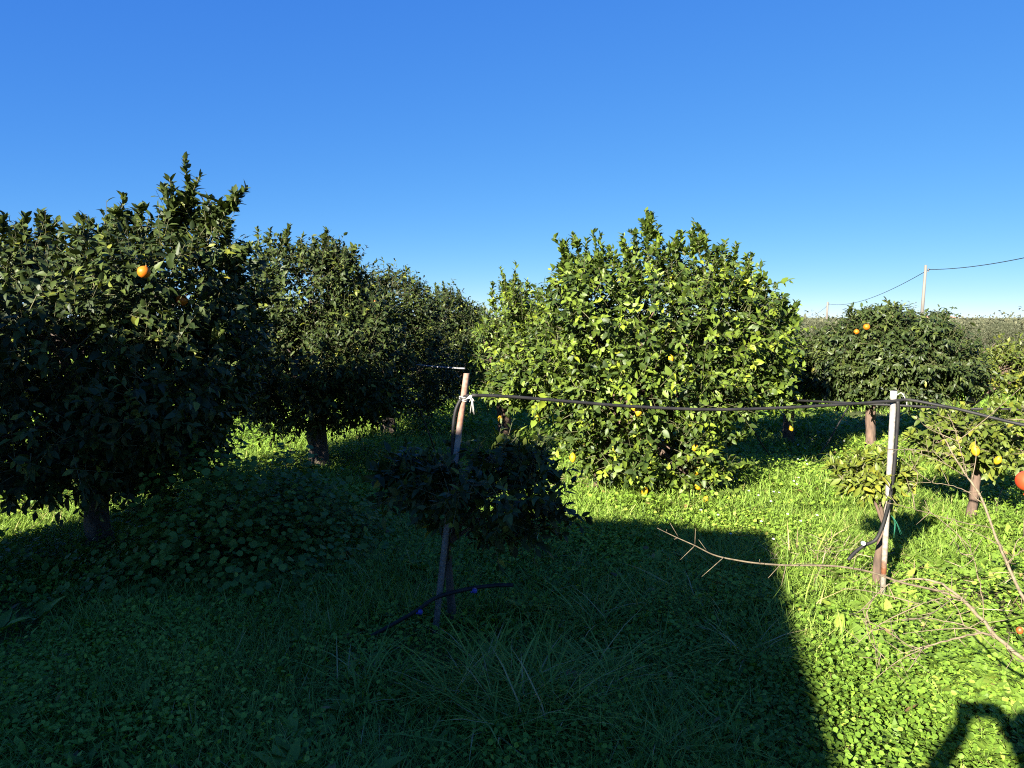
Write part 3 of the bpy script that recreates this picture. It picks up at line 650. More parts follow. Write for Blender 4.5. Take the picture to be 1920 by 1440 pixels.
def ground_cover():
    mb = MB()                                # small round leaves
    for y0, y1, n, L in ((1.6, 3.6, 66000, .020), (3.6, 6, 70000, .023), (6, 10, 70000, .033), (10, 18, 70000, .06)):
        q = region(n, y0, y1)
        x, y = q[:, 0], q[:, 1]
        keep = (patch(x, y, 1.25, .4) + rng.normal(size=n) * .55 > -.25) | ((x > .25 * y) & (y < 3.4))
        keep &= (x > .28 * y) | (y > 6) | (rng.random(n) < .55 + .35 * np.sign(patch(x, y, .8, 4.4)))
        for c, r in TR: keep &= ~((np.hypot(x - c[0], y - c[1]) < r) & (rng.random(n) < .75))
        x, y = x[keep], y[keep]; N = len(x)
        hgt = (.05 + .05 * (patch(x, y, 2.1, 1.9) + 1.2).clip(0, 2)) * (L / .022) ** .6
        z = gz(x, y) + hgt * rng.random(N) ** .6
        a = rng.random(N) * 6.28
        d = np.stack([np.cos(a), np.sin(a), rng.normal(size=N) * .3 + .15], 1)
        nn = np.stack([rng.normal(size=N) * .55, rng.normal(size=N) * .55 - .1, np.ones(N)], 1)
        ls = L * rng.uniform(.6, 1.35, N)
        t = np.clip(rng.normal(.45, .19, N) + .17 * patch(x, y, .9, 3.1), 0, .93)
        t = np.where(rng.random(N) < .003, .97, t)
        mb.leaves(np.stack([x, y, z], 1), d, nn, ls, ls * rng.uniform(.75, 1.0, N), t, curl=rng.uniform(-.1, .3, N), fold=rng.uniform(0, .35, N), lod=2)
    for y0, y1, n, L in ((1.6, 3.6, 30000, .040), (3.6, 6, 56000, .045), (6, 10, 50000, .055)):    # narrower leaves standing among them
        q = region(n, y0, y1); x, y = q[:, 0], q[:, 1]
        pv = patch(x, y, 1.6, 5.2)
        keep = pv + rng.normal(size=n) * .5 > -.35
        x, y = x[keep], y[keep]; N = len(x)
        z = gz(x, y) + rng.uniform(0, .06, N)
        a = rng.random(N) * 6.28; tl = rng.uniform(.3, 1.8, N)
        d = np.stack([np.cos(a) * tl, np.sin(a) * tl, np.ones(N)], 1)
        nn = np.stack([-np.cos(a), -np.sin(a), tl], 1) + rng.normal(size=(N, 3)) * .45
        ls = L * rng.uniform(.5, 1.45, N)
        mb.leaves(np.stack([x, y, z], 1), d, nn, ls, ls * rng.uniform(.26, .5, N), np.clip(rng.normal(.5, .2, N), 0, .93), curl=rng.uniform(.05, .6, N), fold=rng.uniform(.1, .6, N), lod=1)
    tag(mb.build('clover', M['clover']), 'low round-leaved clover carpeting the orchard floor', 'clover', kind='stuff')

    mb = MB()                                # grass
    for y0, y1, n, L, W in ((1.6, 3.6, 85000, .11, .0034), (3.6, 6, 130000, .13, .0046), (6, 10, 130000, .15, .007), (10, 18, 90000, .18, .015), (18, 40, 60000, .25, .042)):
        q = region(n, y0, y1)
        x, y = q[:, 0], q[:, 1]
        pv = patch(x, y, 1.0, 2.2)
        keep = (pv + rng.normal(size=n) * .6 > -.55)
        keep &= ~((x > .45 * y - .2) & (y < 3.2) & (rng.random(n) < .55))
        keep &= ~((x > -.85) & (x < .12) & (y > 3.15) & (y < 3.85) & (rng.random(n) < .8))
        x, y, pv = x[keep], y[keep], pv[keep]; N = len(x)
        a = rng.random(N) * 6.28; tl = rng.uniform(.15, 1.0, N)
        d = np.stack([np.cos(a) * tl, np.sin(a) * tl, np.ones(N)], 1)
        ls = L * rng.uniform(.5, 1.5, N) * (1 + .25 * pv).clip(.6, 1.6)
        t = np.clip(rng.normal(.48, .18, N), 0, .93); t = np.where(rng.random(N) < .025, rng.uniform(.95, 1, N), t)
        nn = np.stack([-np.cos(a), -np.sin(a), tl], 1) + rng.normal(size=(N, 3)) * .25
        mb.leaves(np.stack([x, y, gz(x, y) - .01], 1), d, nn, ls, W * rng.uniform(.7, 1.5, N), t, curl=rng.uniform(.1, .75, N), fold=.0, lod=3)
    tag(mb.build('grass', M['grass']), 'fresh green grass growing all over the orchard floor', 'grass', kind='stuff')

    mb = MB()                                # tufts of long arching blades in the shade
    tufts = [(900, 1290, .29, 80), (960, 1330, .29, 90), (1010, 1300, .29, 80), (860, 1330, .26, 60), (940, 1380, .3, 70), (1040, 1360, .3, 60), (720, 1290, .2, 40), (680, 1300, .24, 50), (1120, 1180, .26, 60), (1200, 1160, .26, 60), (1280, 1130, .24, 50), (1330, 1160, .26, 50),
             (1400, 1240, .26, 60), (1250, 1250, .26, 50), (1150, 1290, .26, 50), (1480, 1150, .25, 60), (1500, 1060, .26, 70), (1530, 1050, .24, 60), (1560, 1080, .22, 50), (620, 1060, .3, 60), (600, 1030, .3, 50), (1100, 1080, .24, 50), (1010, 1110, .22, 40), (1000, 1060, .22, 40), (1350, 1080, .24, 50),
             (60, 950, .3, 80), (110, 960, .3, 80), (20, 940, .3, 70), (140, 980, .26, 60), (1420, 930, .25, 60), (1480, 900, .25, 60), (1370, 1400, .2, 40), (1250, 1420, .2, 40), (1750, 1050, .2, 40), (1560, 1250, .2, 30), (1250, 960, .22, 50), (1290, 965, .2, 50), (1180, 960, .2, 40)]
    for px, py, L, n in tufts:
        g = G(px, py); n = int(n * 1.5); a = rng.random(n) * 6.28; tl = rng.uniform(.1, .9, n)
        b = np.stack([g[0] + rng.normal(size=n) * .06, g[1] + rng.normal(size=n) * .06, np.zeros(n)], 1); b[:, 2] = gz(b[:, 0], b[:, 1])
        d = np.stack([np.cos(a) * tl, np.sin(a) * tl, np.ones(n)], 1)
        ls = L * rng.uniform(.5, 1.3, n)
        mb.leaves(b, d, np.stack([-np.cos(a), -np.sin(a), tl], 1), ls, rng.uniform(.004, .0095, n), np.where(rng.random(n) < .06, 1, np.clip(rng.normal(.5, .22, n), 0, .95)), curl=rng.uniform(.5, 1.3, n), fold=0, lod=3)
    tag(mb.build('tall_grass', M['grass']), 'tufts of long arching grass blades in the shade', 'grass', kind='stuff')

    mb = MB()                                # broad-leaved rosettes
    for y0, y1, n, L in ((1.9, 3.2, 260, .078), (3.2, 5, 420, .095), (5, 8, 380, .09), (8, 13, 350, .11)):
        q = region(n, y0, y1)
        keep = (q[:, 0] > .30 * q[:, 1] - .3) | (rng.random(n) < .45)
        q = q[keep]
        extra = [(1530 + random.random() * 330, 1150 + random.random() * 190) for _ in range(130)] if y0 == 1.9 else [(1480 + random.random() * 420, 930 + random.random() * 200) for _ in range(90)] if y0 == 3.2 else []
        if extra: q = np.concatenate([q, np.array([G(*e)[:2] for e in extra])])
        for x, y in q:
            k = int(rng.integers(4, 9)); a = rng.random() * 6.28 + np.arange(k) * 2.4; tl = rng.uniform(.5, 1.6, k)
            d = np.stack([np.cos(a) * tl, np.sin(a) * tl, np.ones(k)], 1)
            ls = L * rng.uniform(.6, 1.4, k) * rng.uniform(.7, 1.3)
            b = np.tile([x, y, float(gz(x, y)) + .015], (k, 1)) + np.stack([np.cos(a), np.sin(a), np.ones(k)], 1) * .012
            mb.leaves(b, d, np.stack([-np.cos(a), -np.sin(a), tl], 1) + rng.normal(size=(k, 3)) * .2, ls, ls * rng.uniform(.32, .5), np.clip(rng.normal(.55, .2, k), 0, 1), curl=rng.uniform(.1, .6, k), fold=rng.uniform(.1, .5, k), lod=0)
    tag(mb.build('weeds', M['weed']), 'broad-leaved weeds in rosettes among the grass', 'weeds', kind='stuff')
    mb = MB()                                # the heap of mallow under the left trees
    for cx, cy, sx, sy, hh, n in ((G(420, 1090)[0], 4.75, .58, .5, .74, 4800), (G(540, 1040)[0], 5.3, .45, .42, .56, 2800), (G(300, 1110)[0], 4.5, .4, .35, .25, 900), (-3.2, 4.7, .4, .35, .22, 420), (-4.4, 6.3, .6, .5, .35, 500)):
        u = rng.normal(size=(n, 2)) * .75
        x = cx + u[:, 0] * sx; y = cy + u[:, 1] * sy
        top = hh * np.exp(-(u ** 2).sum(1) * .5) * (1 + .42 * patch(x, y, 4.5, 1))
        z = gz(x, y) + top * rng.uniform(.45, 1.05, n)
        nn = np.stack([u[:, 0] * .5, u[:, 1] * .5 - .25, np.ones(n)], 1) + rng.normal(size=(n, 3)) * .3
        a = rng.random(n) * 6.28; d = np.stack([np.cos(a), np.sin(a), -.15 + rng.normal(size=n) * .2], 1)
        ls = rng.uniform(.022, .056, n)
        mb.leaves(np.stack([x, y, z], 1), d, nn, ls, ls * 1.0, np.clip(rng.normal(.35, .2, n), 0, 1), curl=rng.uniform(-.05, .3, n), fold=rng.uniform(0, .3, n), lod=2)
    tag(mb.build('mallow', leaf_mat('mallow_leaf', [(0, (.046, .092, .015)), (.6, (.085, .145, .021)), (1, (.14, .20, .03))], rough=.55, trans=.2, spec=.22)),
        'heap of round-leaved mallow growing under the left orange trees', 'mallow', kind='stuff')

    mb = MB()                                # little white flowers
    c = []
    for px, py, s, n in ((1535, 885, .35, 26), (1500, 930, .3, 14), (1440, 960, .25, 12), (1570, 860, .3, 16), (1420, 1000, .2, 8), (1690, 870, .3, 10), (640, 1040, .05, 3), (1520, 1000, .3, 8)):
        g = G(px, py); c += [(g[0] + rng.normal() * s, g[1] + rng.normal() * s) for _ in range(n // 2)]
    for x, y in c:
        z = float(gz(x, y)) + rng.uniform(.1, .17); k = 7
        a = np.arange(k) / k * 6.28
        tip = np.array([rng.normal() * .3, -.5, 1.0])
        d = np.stack([np.cos(a), np.sin(a), .3 + .4 * np.sin(a)], 1)
        mb.leaves(np.tile([x, y, z], (k, 1)), d, np.tile(tip, (k, 1)), .012, .007, .5, curl=0, fold=0, lod=4)
    tag(mb.build('daisies', M['petal']), 'tiny white flowers scattered in the sunlit grass', 'flowers', kind='stuff')

    mb = MB()                                # dry stalks
    for px, py, s, n in ((1540, 1055, .22, 170), (1600, 1090, .2, 60), (1090, 915, .35, 200), (1800, 1120, .3, 60), (1850, 1200, .25, 40), (80, 960, .3, 120), (130, 955, .2, 60)):
        g = G(px, py); x = g[0] + rng.normal(size=n) * s; y = g[1] + rng.normal(size=n) * s * .6
        a = rng.random(n) * 6.28; d = np.stack([np.cos(a), np.sin(a), rng.uniform(-.1, .5, n)], 1)
        mb.leaves(np.stack([x, y, gz(x, y) + rng.uniform(.02, .14, n)], 1), d, np.tile([0, 0, 1.], (n, 1)) + rng.normal(size=(n, 3)) * .3, rng.uniform(.06, .2, n), rng.uniform(.003, .006, n), rng.random(n), curl=rng.uniform(-.2, .3, n), fold=0, lod=3)
    tag(mb.build('dry_grass', M['straw']), 'dry brown stalks lying in the grass', 'dry grass', kind='stuff')
ground_cover()

def fallen_leaves():
    mb = MB(); q = region(520, 1.9, 9)
    for c, r in TR:
        k = 90; a = rng.random(k) * 6.28; rr = r * 1.6 * rng.random(k) ** .5
        q = np.concatenate([q, np.stack([c[0] + rr * np.cos(a), c[1] + rr * np.sin(a)], 1)])
    n = len(q); a = rng.random(n) * 6.28
    d = np.stack([np.cos(a), np.sin(a), rng.normal(size=n) * .25], 1)
    mb.leaves(np.stack([q[:, 0], q[:, 1], gz(q[:, 0], q[:, 1]) + rng.uniform(.03, .10, n)], 1), d, np.stack([rng.normal(size=n) * .4, rng.normal(size=n) * .4, np.ones(n)], 1),
              rng.uniform(.04, .085, n), rng.uniform(.018, .036, n), rng.random(n), curl=rng.uniform(-.5, .6, n), fold=rng.uniform(0, .7, n), lod=0)
    tag(mb.build('fallen_leaves', leaf_mat('dead_leaf', [(0, (.07, .045, .022)), (.5, (.14, .09, .04)), (1, (.22, .17, .05))], rough=.7, trans=.1, tcol=(1, 1, 1), spec=.2)),
        'brown and yellowed leaves fallen among the grass', 'fallen leaves', kind='stuff')
fallen_leaves()

# a pale broad-leaved plant in the shade behind the rusty post
g = G(945, 850)
pl = thing('broad_leaved_plant', g, 'plant with long pale drooping leaves in the shade right of the rusty post', 'plant')
mb = MB(); k = 9; a = np.arange(k) * 2.4; tl = rng.uniform(.25, .8, k)
mb.leaves(np.tile(g + [0, 0, .02], (k, 1)), np.stack([np.cos(a) * tl, np.sin(a) * tl, np.ones(k)], 1), np.stack([-np.cos(a), -np.sin(a), tl], 1), rng.uniform(.28, .5, k), rng.uniform(.07, .1, k), .9, curl=rng.uniform(.3, .8, k), fold=.35, lod=0)
mb.build('leaf_rosette', M['weed'], pl, g)

# fallen fruit in the grass
g = G(641, 1060)
fb = MB(); fb.ball((0, 0, 0), (.036, .036, .034)); o = fb.build('fallen_orange', M['orange_peel'], None, (0, 0, 0)); o.location = (g[0], g[1], .075)
tag(o, 'fallen orange lying in the shaded grass beside the mallow heap', 'orange')
g = G(1757, 1196)
fb = MB(); fb.ball((0, 0, 0), (.014, .014, .013)); o = fb.build('fallen_orange', M['red_peel'], None, (0, 0, 0)); o.location = (g[0], g[1], .05)
tag(o, 'small reddish fruit lying in the sunlit weeds under the bare branches', 'fruit')

# ------------------------------------------------------------------ posts and irrigation pipes
b1, t1 = G(808, 1207), P(875, 700, 3.82)
post = thing('rusty_post', b1, 'thin leaning rusty steel post with flaking white paint beside the young tree', 'post')
mb = MB(); mb.tube([b1 + [0, 0, -.15] - (t1 - b1) * .05, b1 + (t1 - b1) * .5, t1 - [0, 0, .004], t1], [.0165, .0165, .0165, .0165], 12, rough=.02); mb.build('tube', M['rust_post'], post, b1)
mb = MB()
k0 = b1 + (t1 - b1) * .905
for j in range(3):
    th = np.linspace(0, 2 * math.pi, 14)
    mb.tube(np.stack([k0[0] + .0195 * np.cos(th), k0[1] + .0195 * np.sin(th), k0[2] + (j - 1) * .009 + .004 * np.sin(th * 2)], 1), .0035, 5, cap=False)
for j in range(7):
    e = k0 + np.array([.03 + .03 * rng.random(), -.02 - .02 * rng.random(), -.09 * rng.random() + .01])
    mb.tube(curve([k0 + [.016, -.012, 0], k0 + [.045, -.03, .025 * rng.random()], e], 7), .0022, 4)
mb.build('twine_knot', M['twine'], post, b1)

b2, t2 = G(1654, 1122), P(1676, 733, 4.22)
post2 = thing('white_post', b2, 'upright white painted post with a rust band low on it', 'post')
mb = MB(); mb.tube([b2 + [0, 0, -.15], b2 + (t2 - b2) * .3, b2 + (t2 - b2) * .7, t2 - [0, 0, .05]], .0158, 14, rough=.02); mb.build('tube', M['white_post'], post2, b2)
mb = MB(); mb.tube([t2 - [0, 0, .052], t2 - [0, 0, .003], t2], [.0185, .0185, .0175], 14); mb.build('cap', M['plaster'], post2, b2)
mb = MB()
mb.tube(curve([t2 - [-.01, .022, .02], t2 + [.035, -.02, -.01], t2 + [.06, -.02, -.05], t2 + [.075, -.01, -.085]], 10), .003, 5)
mb.build('wire_tie', M['twine'], post2, b2)
mb = MB()
for j in range(5):
    s = P(1665, 962, 4.3); mb.tube(curve([s, s + [.02 + .02 * rng.random(), -.01, -.04], s + [.03 + .05 * rng.random(), -.02, -.1 - .06 * rng.random()]], 7), .0009, 4)
mb.build('green_twine', M['green_twine'], post2, b2)

def pipe(name, pts, r, mat, label, cat='pipe', n=40, group=None):
    w = [P(*p) for p in pts]; o0 = w[0]
    root = thing(name, o0, label, cat, group)
    mb = MB(); mb.tube(curve(w, n), r, 8); mb.build('hose', M[mat], root, o0)
    return root, o0, w
pipe('irrigation_pipe', [(884, 741, 3.80), (960, 744, 3.86), (1080, 754, 3.95), (1200, 763, 4.02), (1340, 768, 4.10), (1480, 764, 4.15), (1600, 757, 4.18), (1672, 752, 4.19), (1705, 750, 4.19), (1760, 760, 4.12), (1800, 768, 4.08), (1860, 783, 4.0), (1920, 797, 3.9), (2080, 830, 3.7)], .0088, 'black_pipe',
     'long black irrigation pipe sagging from the rusty post to the white post', n=90)
pipe('irrigation_pipe', [(1400, 744, 7.5), (1480, 750, 7.0), (1560, 754, 6.4), (1680, 760, 6.0), (1800, 766, 5.9), (1870, 767, 5.8), (1960, 769, 5.7), (2100, 772, 5.5)], .0105, 'black_pipe',
     'straight black irrigation pipe running behind the white post', n=40)
pipe('irrigation_pipe', [(780, 684, 8.6), (820, 688, 8.5), (850, 690, 8.45), (872, 691, 8.4)], .010, 'grey_pipe', 'pale grey pipe end catching the sun behind the top of the rusty post', n=20)
pipe('drip_hose', [(880, 741, 3.80), (866, 747, 3.79), (855, 768, 3.78), (850, 800, 3.78), (848, 850, 3.77), (845, 900, 3.77), (842, 960, 3.77), (838, 1040, 3.75), (826, 1116, 3.72)], .009, 'black_pipe', 'black hose arching off the pipe and down beside the rusty post', 'hose')
r_, o_, _ = pipe('drip_hose', [(690, 1196, 3.62), (720, 1180, 3.62), (780, 1146, 3.64), (820, 1120, 3.66), (880, 1104, 3.66), (925, 1098, 3.68), (962, 1097, 3.7)], .0105, 'black_pipe', 'black hose with two blue drippers across the foot of the rusty post', 'hose')
for px, py in ((788, 1148), (890, 1108)):
    mb = MB(); c = P(px, py, 3.62); mb.tube([c + [0, .012, 0], c - [0, .004, 0], c - [0, .010, 0]], [.013, .013, .009], 12); mb.ball(c + [-.016, 0, -.006], (.005, .005, .005), 8, 6)
    mb.build('dripper', M['blue_plastic'], r_, o_)
r_, o_, _ = pipe('drip_hose', [(1683, 752, 4.18), (1684, 770, 4.18), (1681, 820, 4.19), (1677, 870, 4.20), (1671, 920, 4.22), (1663, 958, 4.23), (1654, 988, 4.24), (1642, 1012, 4.25), (1622, 1022, 4.25), (1605, 1034, 4.24), (1590, 1050, 4.22)], .0105, 'black_pipe', 'black hose running down the white post and bending out over the grass', 'hose')
mb = MB(); c = P(1619, 1019, 4.22); mb.tube([c + [0, .012, 0], c - [0, .004, 0], c - [0, .010, 0]], [.013, .013, .009], 12); mb.build('dripper', M['white_plastic'], r_, o_)
pipe('drip_hose', [(1400, 770, 7.9), (1410, 800, 7.9), (1428, 832, 7.95), (1446, 856, 8.0), (1466, 876, 8.1)], .008, 'black_pipe', 'thin black hose slanting down to the right in the shade of the big lemon tree', 'hose', 20)
pipe('drip_hose', [(1590, 762, 8.6), (1572, 795, 8.5), (1552, 830, 8.4), (1525, 866, 8.3), (1515, 876, 8.3)], .008, 'black_pipe', 'thin black hose slanting down to the left in front of the round orange tree', 'hose', 20)
pipe('drip_hose', [(783, 740, 7.8), (787, 765, 7.8), (796, 792, 7.8), (806, 818, 7.8), (815, 845, 7.9)], .008, 'black_pipe', 'thin black hose hanging down from the dark row left of the rusty post', 'hose', 20)

# ------------------------------------------------------------------ the bare thorny shrub at the right
sb = np.array([1.98, 2.02, 0])
shrub = thing('bare_shrub', sb, 'leafless thorny shrub reaching in from the right with one red fruit', 'shrub')
def branch(pts, rad, name='branch', thorns=6, twigs=4, n=40, tl=.08):
    w = [np.array(p[1:]) if p[0] == 'at' else P(*p) for p in pts]; c = curve(w, n)
    c = c + rng.normal(size=c.shape) * .0016
    mb = MB(); mb.tube(c, [r * .64 for r in rad], 7, rough=.09)
    for _ in range(thorns):
        i = random.randint(2, n - 3); tg = nrm(c[i + 1] - c[i]); sd = nrm(np.cross(tg, rng.normal(size=3)))
        L = tl * random.uniform(.4, 1.1)
        mb.tube([c[i], c[i] + (sd * .85 - tg * .5 * random.choice((-1, 1))) * L], [.0018, .0006], 4)
    for _ in range(twigs):
        i = random.randint(3, n - 4); tg = nrm(c[i + 1] - c[i]); sd = nrm(np.cross(tg, rng.normal(size=3)))
        L = random.uniform(.1, .34); e = c[i] + (sd * .7 + tg * .7) * L
        q = curve([c[i], (c[i] + e) / 2 + rng.normal(size=3) * .015, e], 9)
        mb.tube(q, [.0022, .0009], 5)
        for _ in range(3):
            j = random.randint(2, 7); s2 = nrm(rng.normal(size=3)); mb.tube([q[j], q[j] + s2 * random.uniform(.03, .09)], [.0015, .0006], 4)
    return mb.build(name, M['bare_bark'], shrub, sb)
mbs = MB()                                 # the stool it grows from, just outside the frame
mbs.tube(curve([sb - [0, 0, .15], sb + [0, 0, .12], sb + [-.03, .06, .26]], 8), [.05, .034, .024], 10, rough=.08)
mbs.build('stump', M['bare_bark'], shrub, sb)
branch([('at', 1.98, 2.02, .05), ('at', 2.06, 2.25, .45), ('at', 2.14, 2.55, .95), ('at', 2.13, 2.78, 1.26), ('at', 2.075, 2.87, 1.33), tuple(['at'] + list(P(1927, 886, 2.9) + [0, 0, .02]))], [.016, .013, .010, .006, .003], thorns=8, twigs=3)
branch([('at', 1.97, 2.06, .20), (2060, 1330, 2.25), (1970, 1265, 2.32), (1920, 1237, 2.36), (1870, 1195, 2.42), (1830, 1150, 2.5), (1790, 1112, 2.58), (1758, 1092, 2.62), (1705, 1086, 2.66), (1664, 1097, 2.66), (1634, 1130, 2.64), (1623, 1172, 2.6), (1634, 1206, 2.56)], [.017, .013, .010, .008, .005, .0035, .002], thorns=10, twigs=3)
branch([('at', 1.99, 2.06, .16), (2040, 1290, 2.3), (1960, 1180, 2.55), (1918, 1120, 2.7), (1890, 1060, 2.8), (1865, 1000, 2.88), (1838, 930, 2.95), (1812, 893, 3.0), (1790, 858, 3.02), (1770, 822, 3.05), (1758, 800, 3.05)], [.013, .010, .0085, .007, .005, .003], thorns=10, twigs=3)
branch([(1815, 896, 3.0), (1806, 862, 3.0), (1797, 830, 3.0), (1788, 800, 3.0), (1778, 776, 3.0)], [.004, .002], thorns=4, twigs=2, n=20)
branch([(1795, 855, 3.02), (1765, 850, 3.02), (1735, 846, 3.03), (1700, 840, 3.05)], [.003, .0012], thorns=4, twigs=1, n=20)
branch([(1845, 945, 2.94), (1800, 915, 2.95), (1750, 905, 2.96), (1705, 902, 2.98)], [.003, .0012], thorns=4, twigs=1, n=20)
branch([(1860, 990, 2.88), (1800, 978, 2.86), (1740, 962, 2.85), (1700, 950, 2.85), (1655, 941, 2.86)], [.003, .0011], thorns=6, twigs=1, n=24)
branch([(1870, 1195, 2.42), (1836, 1187, 2.42), (1780, 1200, 2.42), (1720, 1216, 2.42), (1680, 1230, 2.42)], [.007, .0045, .0015], thorns=6, twigs=3, n=24)
branch([(1880, 1200, 2.42), (1820, 1178, 2.45), (1760, 1162, 2.48), (1700, 1160, 2.5), (1650, 1168, 2.5)], [.004, .0013], thorns=6, twigs=2, n=24)
branch([(1815, 1128, 2.53), (1770, 1122, 2.53), (1730, 1130, 2.53), (1690, 1142, 2.54)], [.0035, .0012], thorns=6, twigs=3, n=20)
branch([(1845, 1162, 2.48), (1840, 1110, 2.48), (1825, 1050, 2.5), (1815, 1010, 2.5)], [.003, .0012], thorns=5, twigs=2, n=20)
branch([(1634, 1206, 2.56), (1660, 1235, 2.52), (1685, 1265, 2.48), (1700, 1285, 2.45)], [.002, .0008], thorns=2, twigs=0, n=14)
branch([(1885, 1060, 2.8), (1905, 1040, 2.78), (1940, 1020, 2.75)], [.0035, .002], thorns=3, twigs=1, n=14)
# the long pale twig lying out over the shadow
mbt = MB(); wp = [P(*p) for p in [(1232, 990, 2.36), (1265, 1006, 2.37), (1303, 1023, 2.38), (1340, 1041, 2.40), (1385, 1051, 2.42), (1430, 1057, 2.44), (1480, 1060, 2.47), (1560, 1061, 2.5), (1630, 1072, 2.53), (1690, 1092, 2.55), (1760, 1108, 2.56), (1800, 1122, 2.55)]]
mbt.tube(curve(wp, 50), [.0010, .0022, .0032, .0036, .0042], 6, rough=.05)
for (a, b) in (((1303, 1023), (1304, 991)), ((1303, 1023), (1275, 1050)), ((1357, 1045), (1316, 1081)), ((1425, 1056), (1424, 1049)), ((1463, 1059), (1440, 1084)), ((1474, 1060), (1465, 1098)), ((1274, 1010), (1256, 980)), ((1328, 1036), (1310, 1012)), ((1250, 998), (1250, 993)), ((1272, 1009), (1264, 1011)), ((1480, 1060), (1500, 1035)), ((1540, 1061), (1530, 1085)), ((1600, 1066), (1605, 1040))):
    mbt.tube([P(*a, 2.40), P(*b, 2.38)], [.0016, .0006], 4)
mbt.build('branch', M['bare_bark'], shrub, sb)
mb = MB(); c = P(1927, 902, 2.9); mb.ball(c, (.044, .044, .042), 18, 12)
for j in range(5):
    th = j * 1.256; mb.tube([c + [0, 0, -.040], c + [.012 * math.cos(th), .012 * math.sin(th), -.058]], [.006, .002], 5)
mb.tube([c + [0, 0, .035], c + [0, 0, .055]], .003, 5)
mb.build('fruit', M['red_peel'], shrub, sb)
mb = MB(); c = P(1912, 1182, 2.55); mb.ball(c, (.011, .011, .013), 12, 8); mb.build('bud', M['red_peel'], shrub, sb)
# a loose dead twig standing in the grass at the right
gd = G(1868, 965)
tw = thing('dead_twig', gd, 'short dead forked twig sticking up from the shaded grass at the right', 'twig')
mb = MB(); mb.tube(curve([gd, P(1870, 940, gd[1]), P(1880, 915, gd[1])], 8), [.008, .004], 6, rough=.08); mb.tube([P(1870, 945, gd[1]), P(1864, 933, gd[1])], [.004, .0015], 5); mb.build('stem', M['bare_bark'], tw, gd)

# ------------------------------------------------------------------ power line, far buildings
def power_pole(px_top, py_top, px_low, py_low, Y, r, label):
    t = P(px_top, py_top, Y); lo = P(px_low, py_low, Y)
    b = lo + (t - lo) * ((0 - lo[2]) / (t[2] - lo[2]))
    root = thing('power_pole', b, label, 'pole', 'wooden poles of the power line')
    mb = MB(); mb.tube([b - [0, 0, .4], b + (t - b) * .5, t], [r * 1.15, r, r * .8], 12); mb.build('shaft', M['utility_wood'], root, b)
    mb = MB(); c = t + [.17, -.05, -.35]
    mb.tube([t + [0, 0, -.45], c + [0, 0, -.08], c], .022, 6); mb.ball(c + [0, 0, .05], (.06, .06, .08), 10, 8); mb.build('insulator', M['porcelain'], root, b)
    return c + np.array([0, 0, .05])
c1 = power_pole(1736, 497, 1729, 585, 50, .105, 'tall grey wooden power pole rising behind the round orange tree')
c2 = power_pole(1552, 566, 1549, 616, 104, .16, 'distant thin power pole between the lemon tree and the orange tree')
c3 = power_pole(1486, 580, 1485, 606, 165, .18, 'farthest power pole, half hidden by the lemon tree leaves')
def wire(a, b, sag, label):
    o0 = np.array(a); root = thing('power_line', o0, label, 'wire', 'spans of the power line')
    t = np.linspace(0, 1, 40)[:, None]; p = a + (b - a) * t; p[:, 2] -= sag * 4 * (t * (1 - t))[:, 0]
    mb = MB(); mb.tube(p, .022, 5); mb.build('cable', M['cable'], root, o0)
wire(c1, P(2300, 372, 24), .55, 'black overhead wire running off to the right from the tall pole')
wire(c1, c2, .85, 'black overhead wire sagging from the tall pole to the distant pole')
wire(c2, c3, 1.6, 'overhead wire sagging from the distant pole to the farthest one')

def hut(name, c, size, rot, h, label, wall, roof_h):
    root = thing(name, (c[0], c[1], 0), label, 'building')
    W, D = size; o = (c[0], c[1], 0)
    mb = MB(); mb.box((c[0], c[1], h / 2 - .1), (W, D, h + .2), rot); mb.build('wall', M[wall], root, o, smooth=False)
    mb = MB(); cr, sr = math.cos(rot), math.sin(rot)
    L = np.array([(-W / 2 - .2, -D / 2 - .2, h + .003), (W / 2 + .2, -D / 2 - .2, h + .003), (W / 2 + .2, D / 2 + .2, h + .003), (-W / 2 - .2, D / 2 + .2, h + .003), (-W / 2 - .2, 0, h + roof_h), (W / 2 + .2, 0, h + roof_h)])
    L = np.stack([c[0] + L[:, 0] * cr - L[:, 1] * sr, c[1] + L[:, 0] * sr + L[:, 1] * cr, L[:, 2]], 1)
    mb.add(L, [np.array([[0, 1, 5, 4], [2, 3, 4, 5], [3, 2, 1, 0]]), np.array([[0, 4, 3], [1, 2, 5]])]); mb.build('roof', M['roof_tile'], root, o, smooth=False)
    mb = MB(); p = np.array([-W * .2, -D / 2 - .01]); mb.box((c[0] + p[0] * cr - p[1] * sr, c[1] + p[0] * sr + p[1] * cr, h * .42), (.8, .06, h * .8), rot); mb.build('door', M['door_wood'], root, o, smooth=False)
    mb = MB(); p = np.array([W * .25, -D / 2 - .01]); mb.box((c[0] + p[0] * cr - p[1] * sr, c[1] + p[0] * sr + p[1] * cr, h * .6), (.7, .06, h * .3), rot); mb.build('window', M['window_glass'], root, o, smooth=False)
hut('farm_hut', P(826, 620, 38)[:2], (2.2, 2.0), .1, 1.15, 'low white hut with a pinkish roof glimpsed through the dark row', 'white_wall', .3)
hut('farmhouse', P(1757, 600, 120)[:2], (4.5, 3.5), .15, 1.95, 'small far white farmhouse just above the round orange tree', 'white_wall', .35)
tree('dark_far_tree', np.array([P(1756, 600, 90)[0], 90.0, 0]), 'dark far tree top poking up right of the tall power pole', 'tree',
     [(1756, 592, 11, 5, 0, .5), (1750, 590, 6, 7, 0, .4), (1766, 594, 6, 4, 0, .4)], 110, 'orange_leaf', .12, 1.6, leaf=.2, lod=4, limbs=3, crown_kw=dict(per=7, shoot=.3, voids=4, vr=.1))

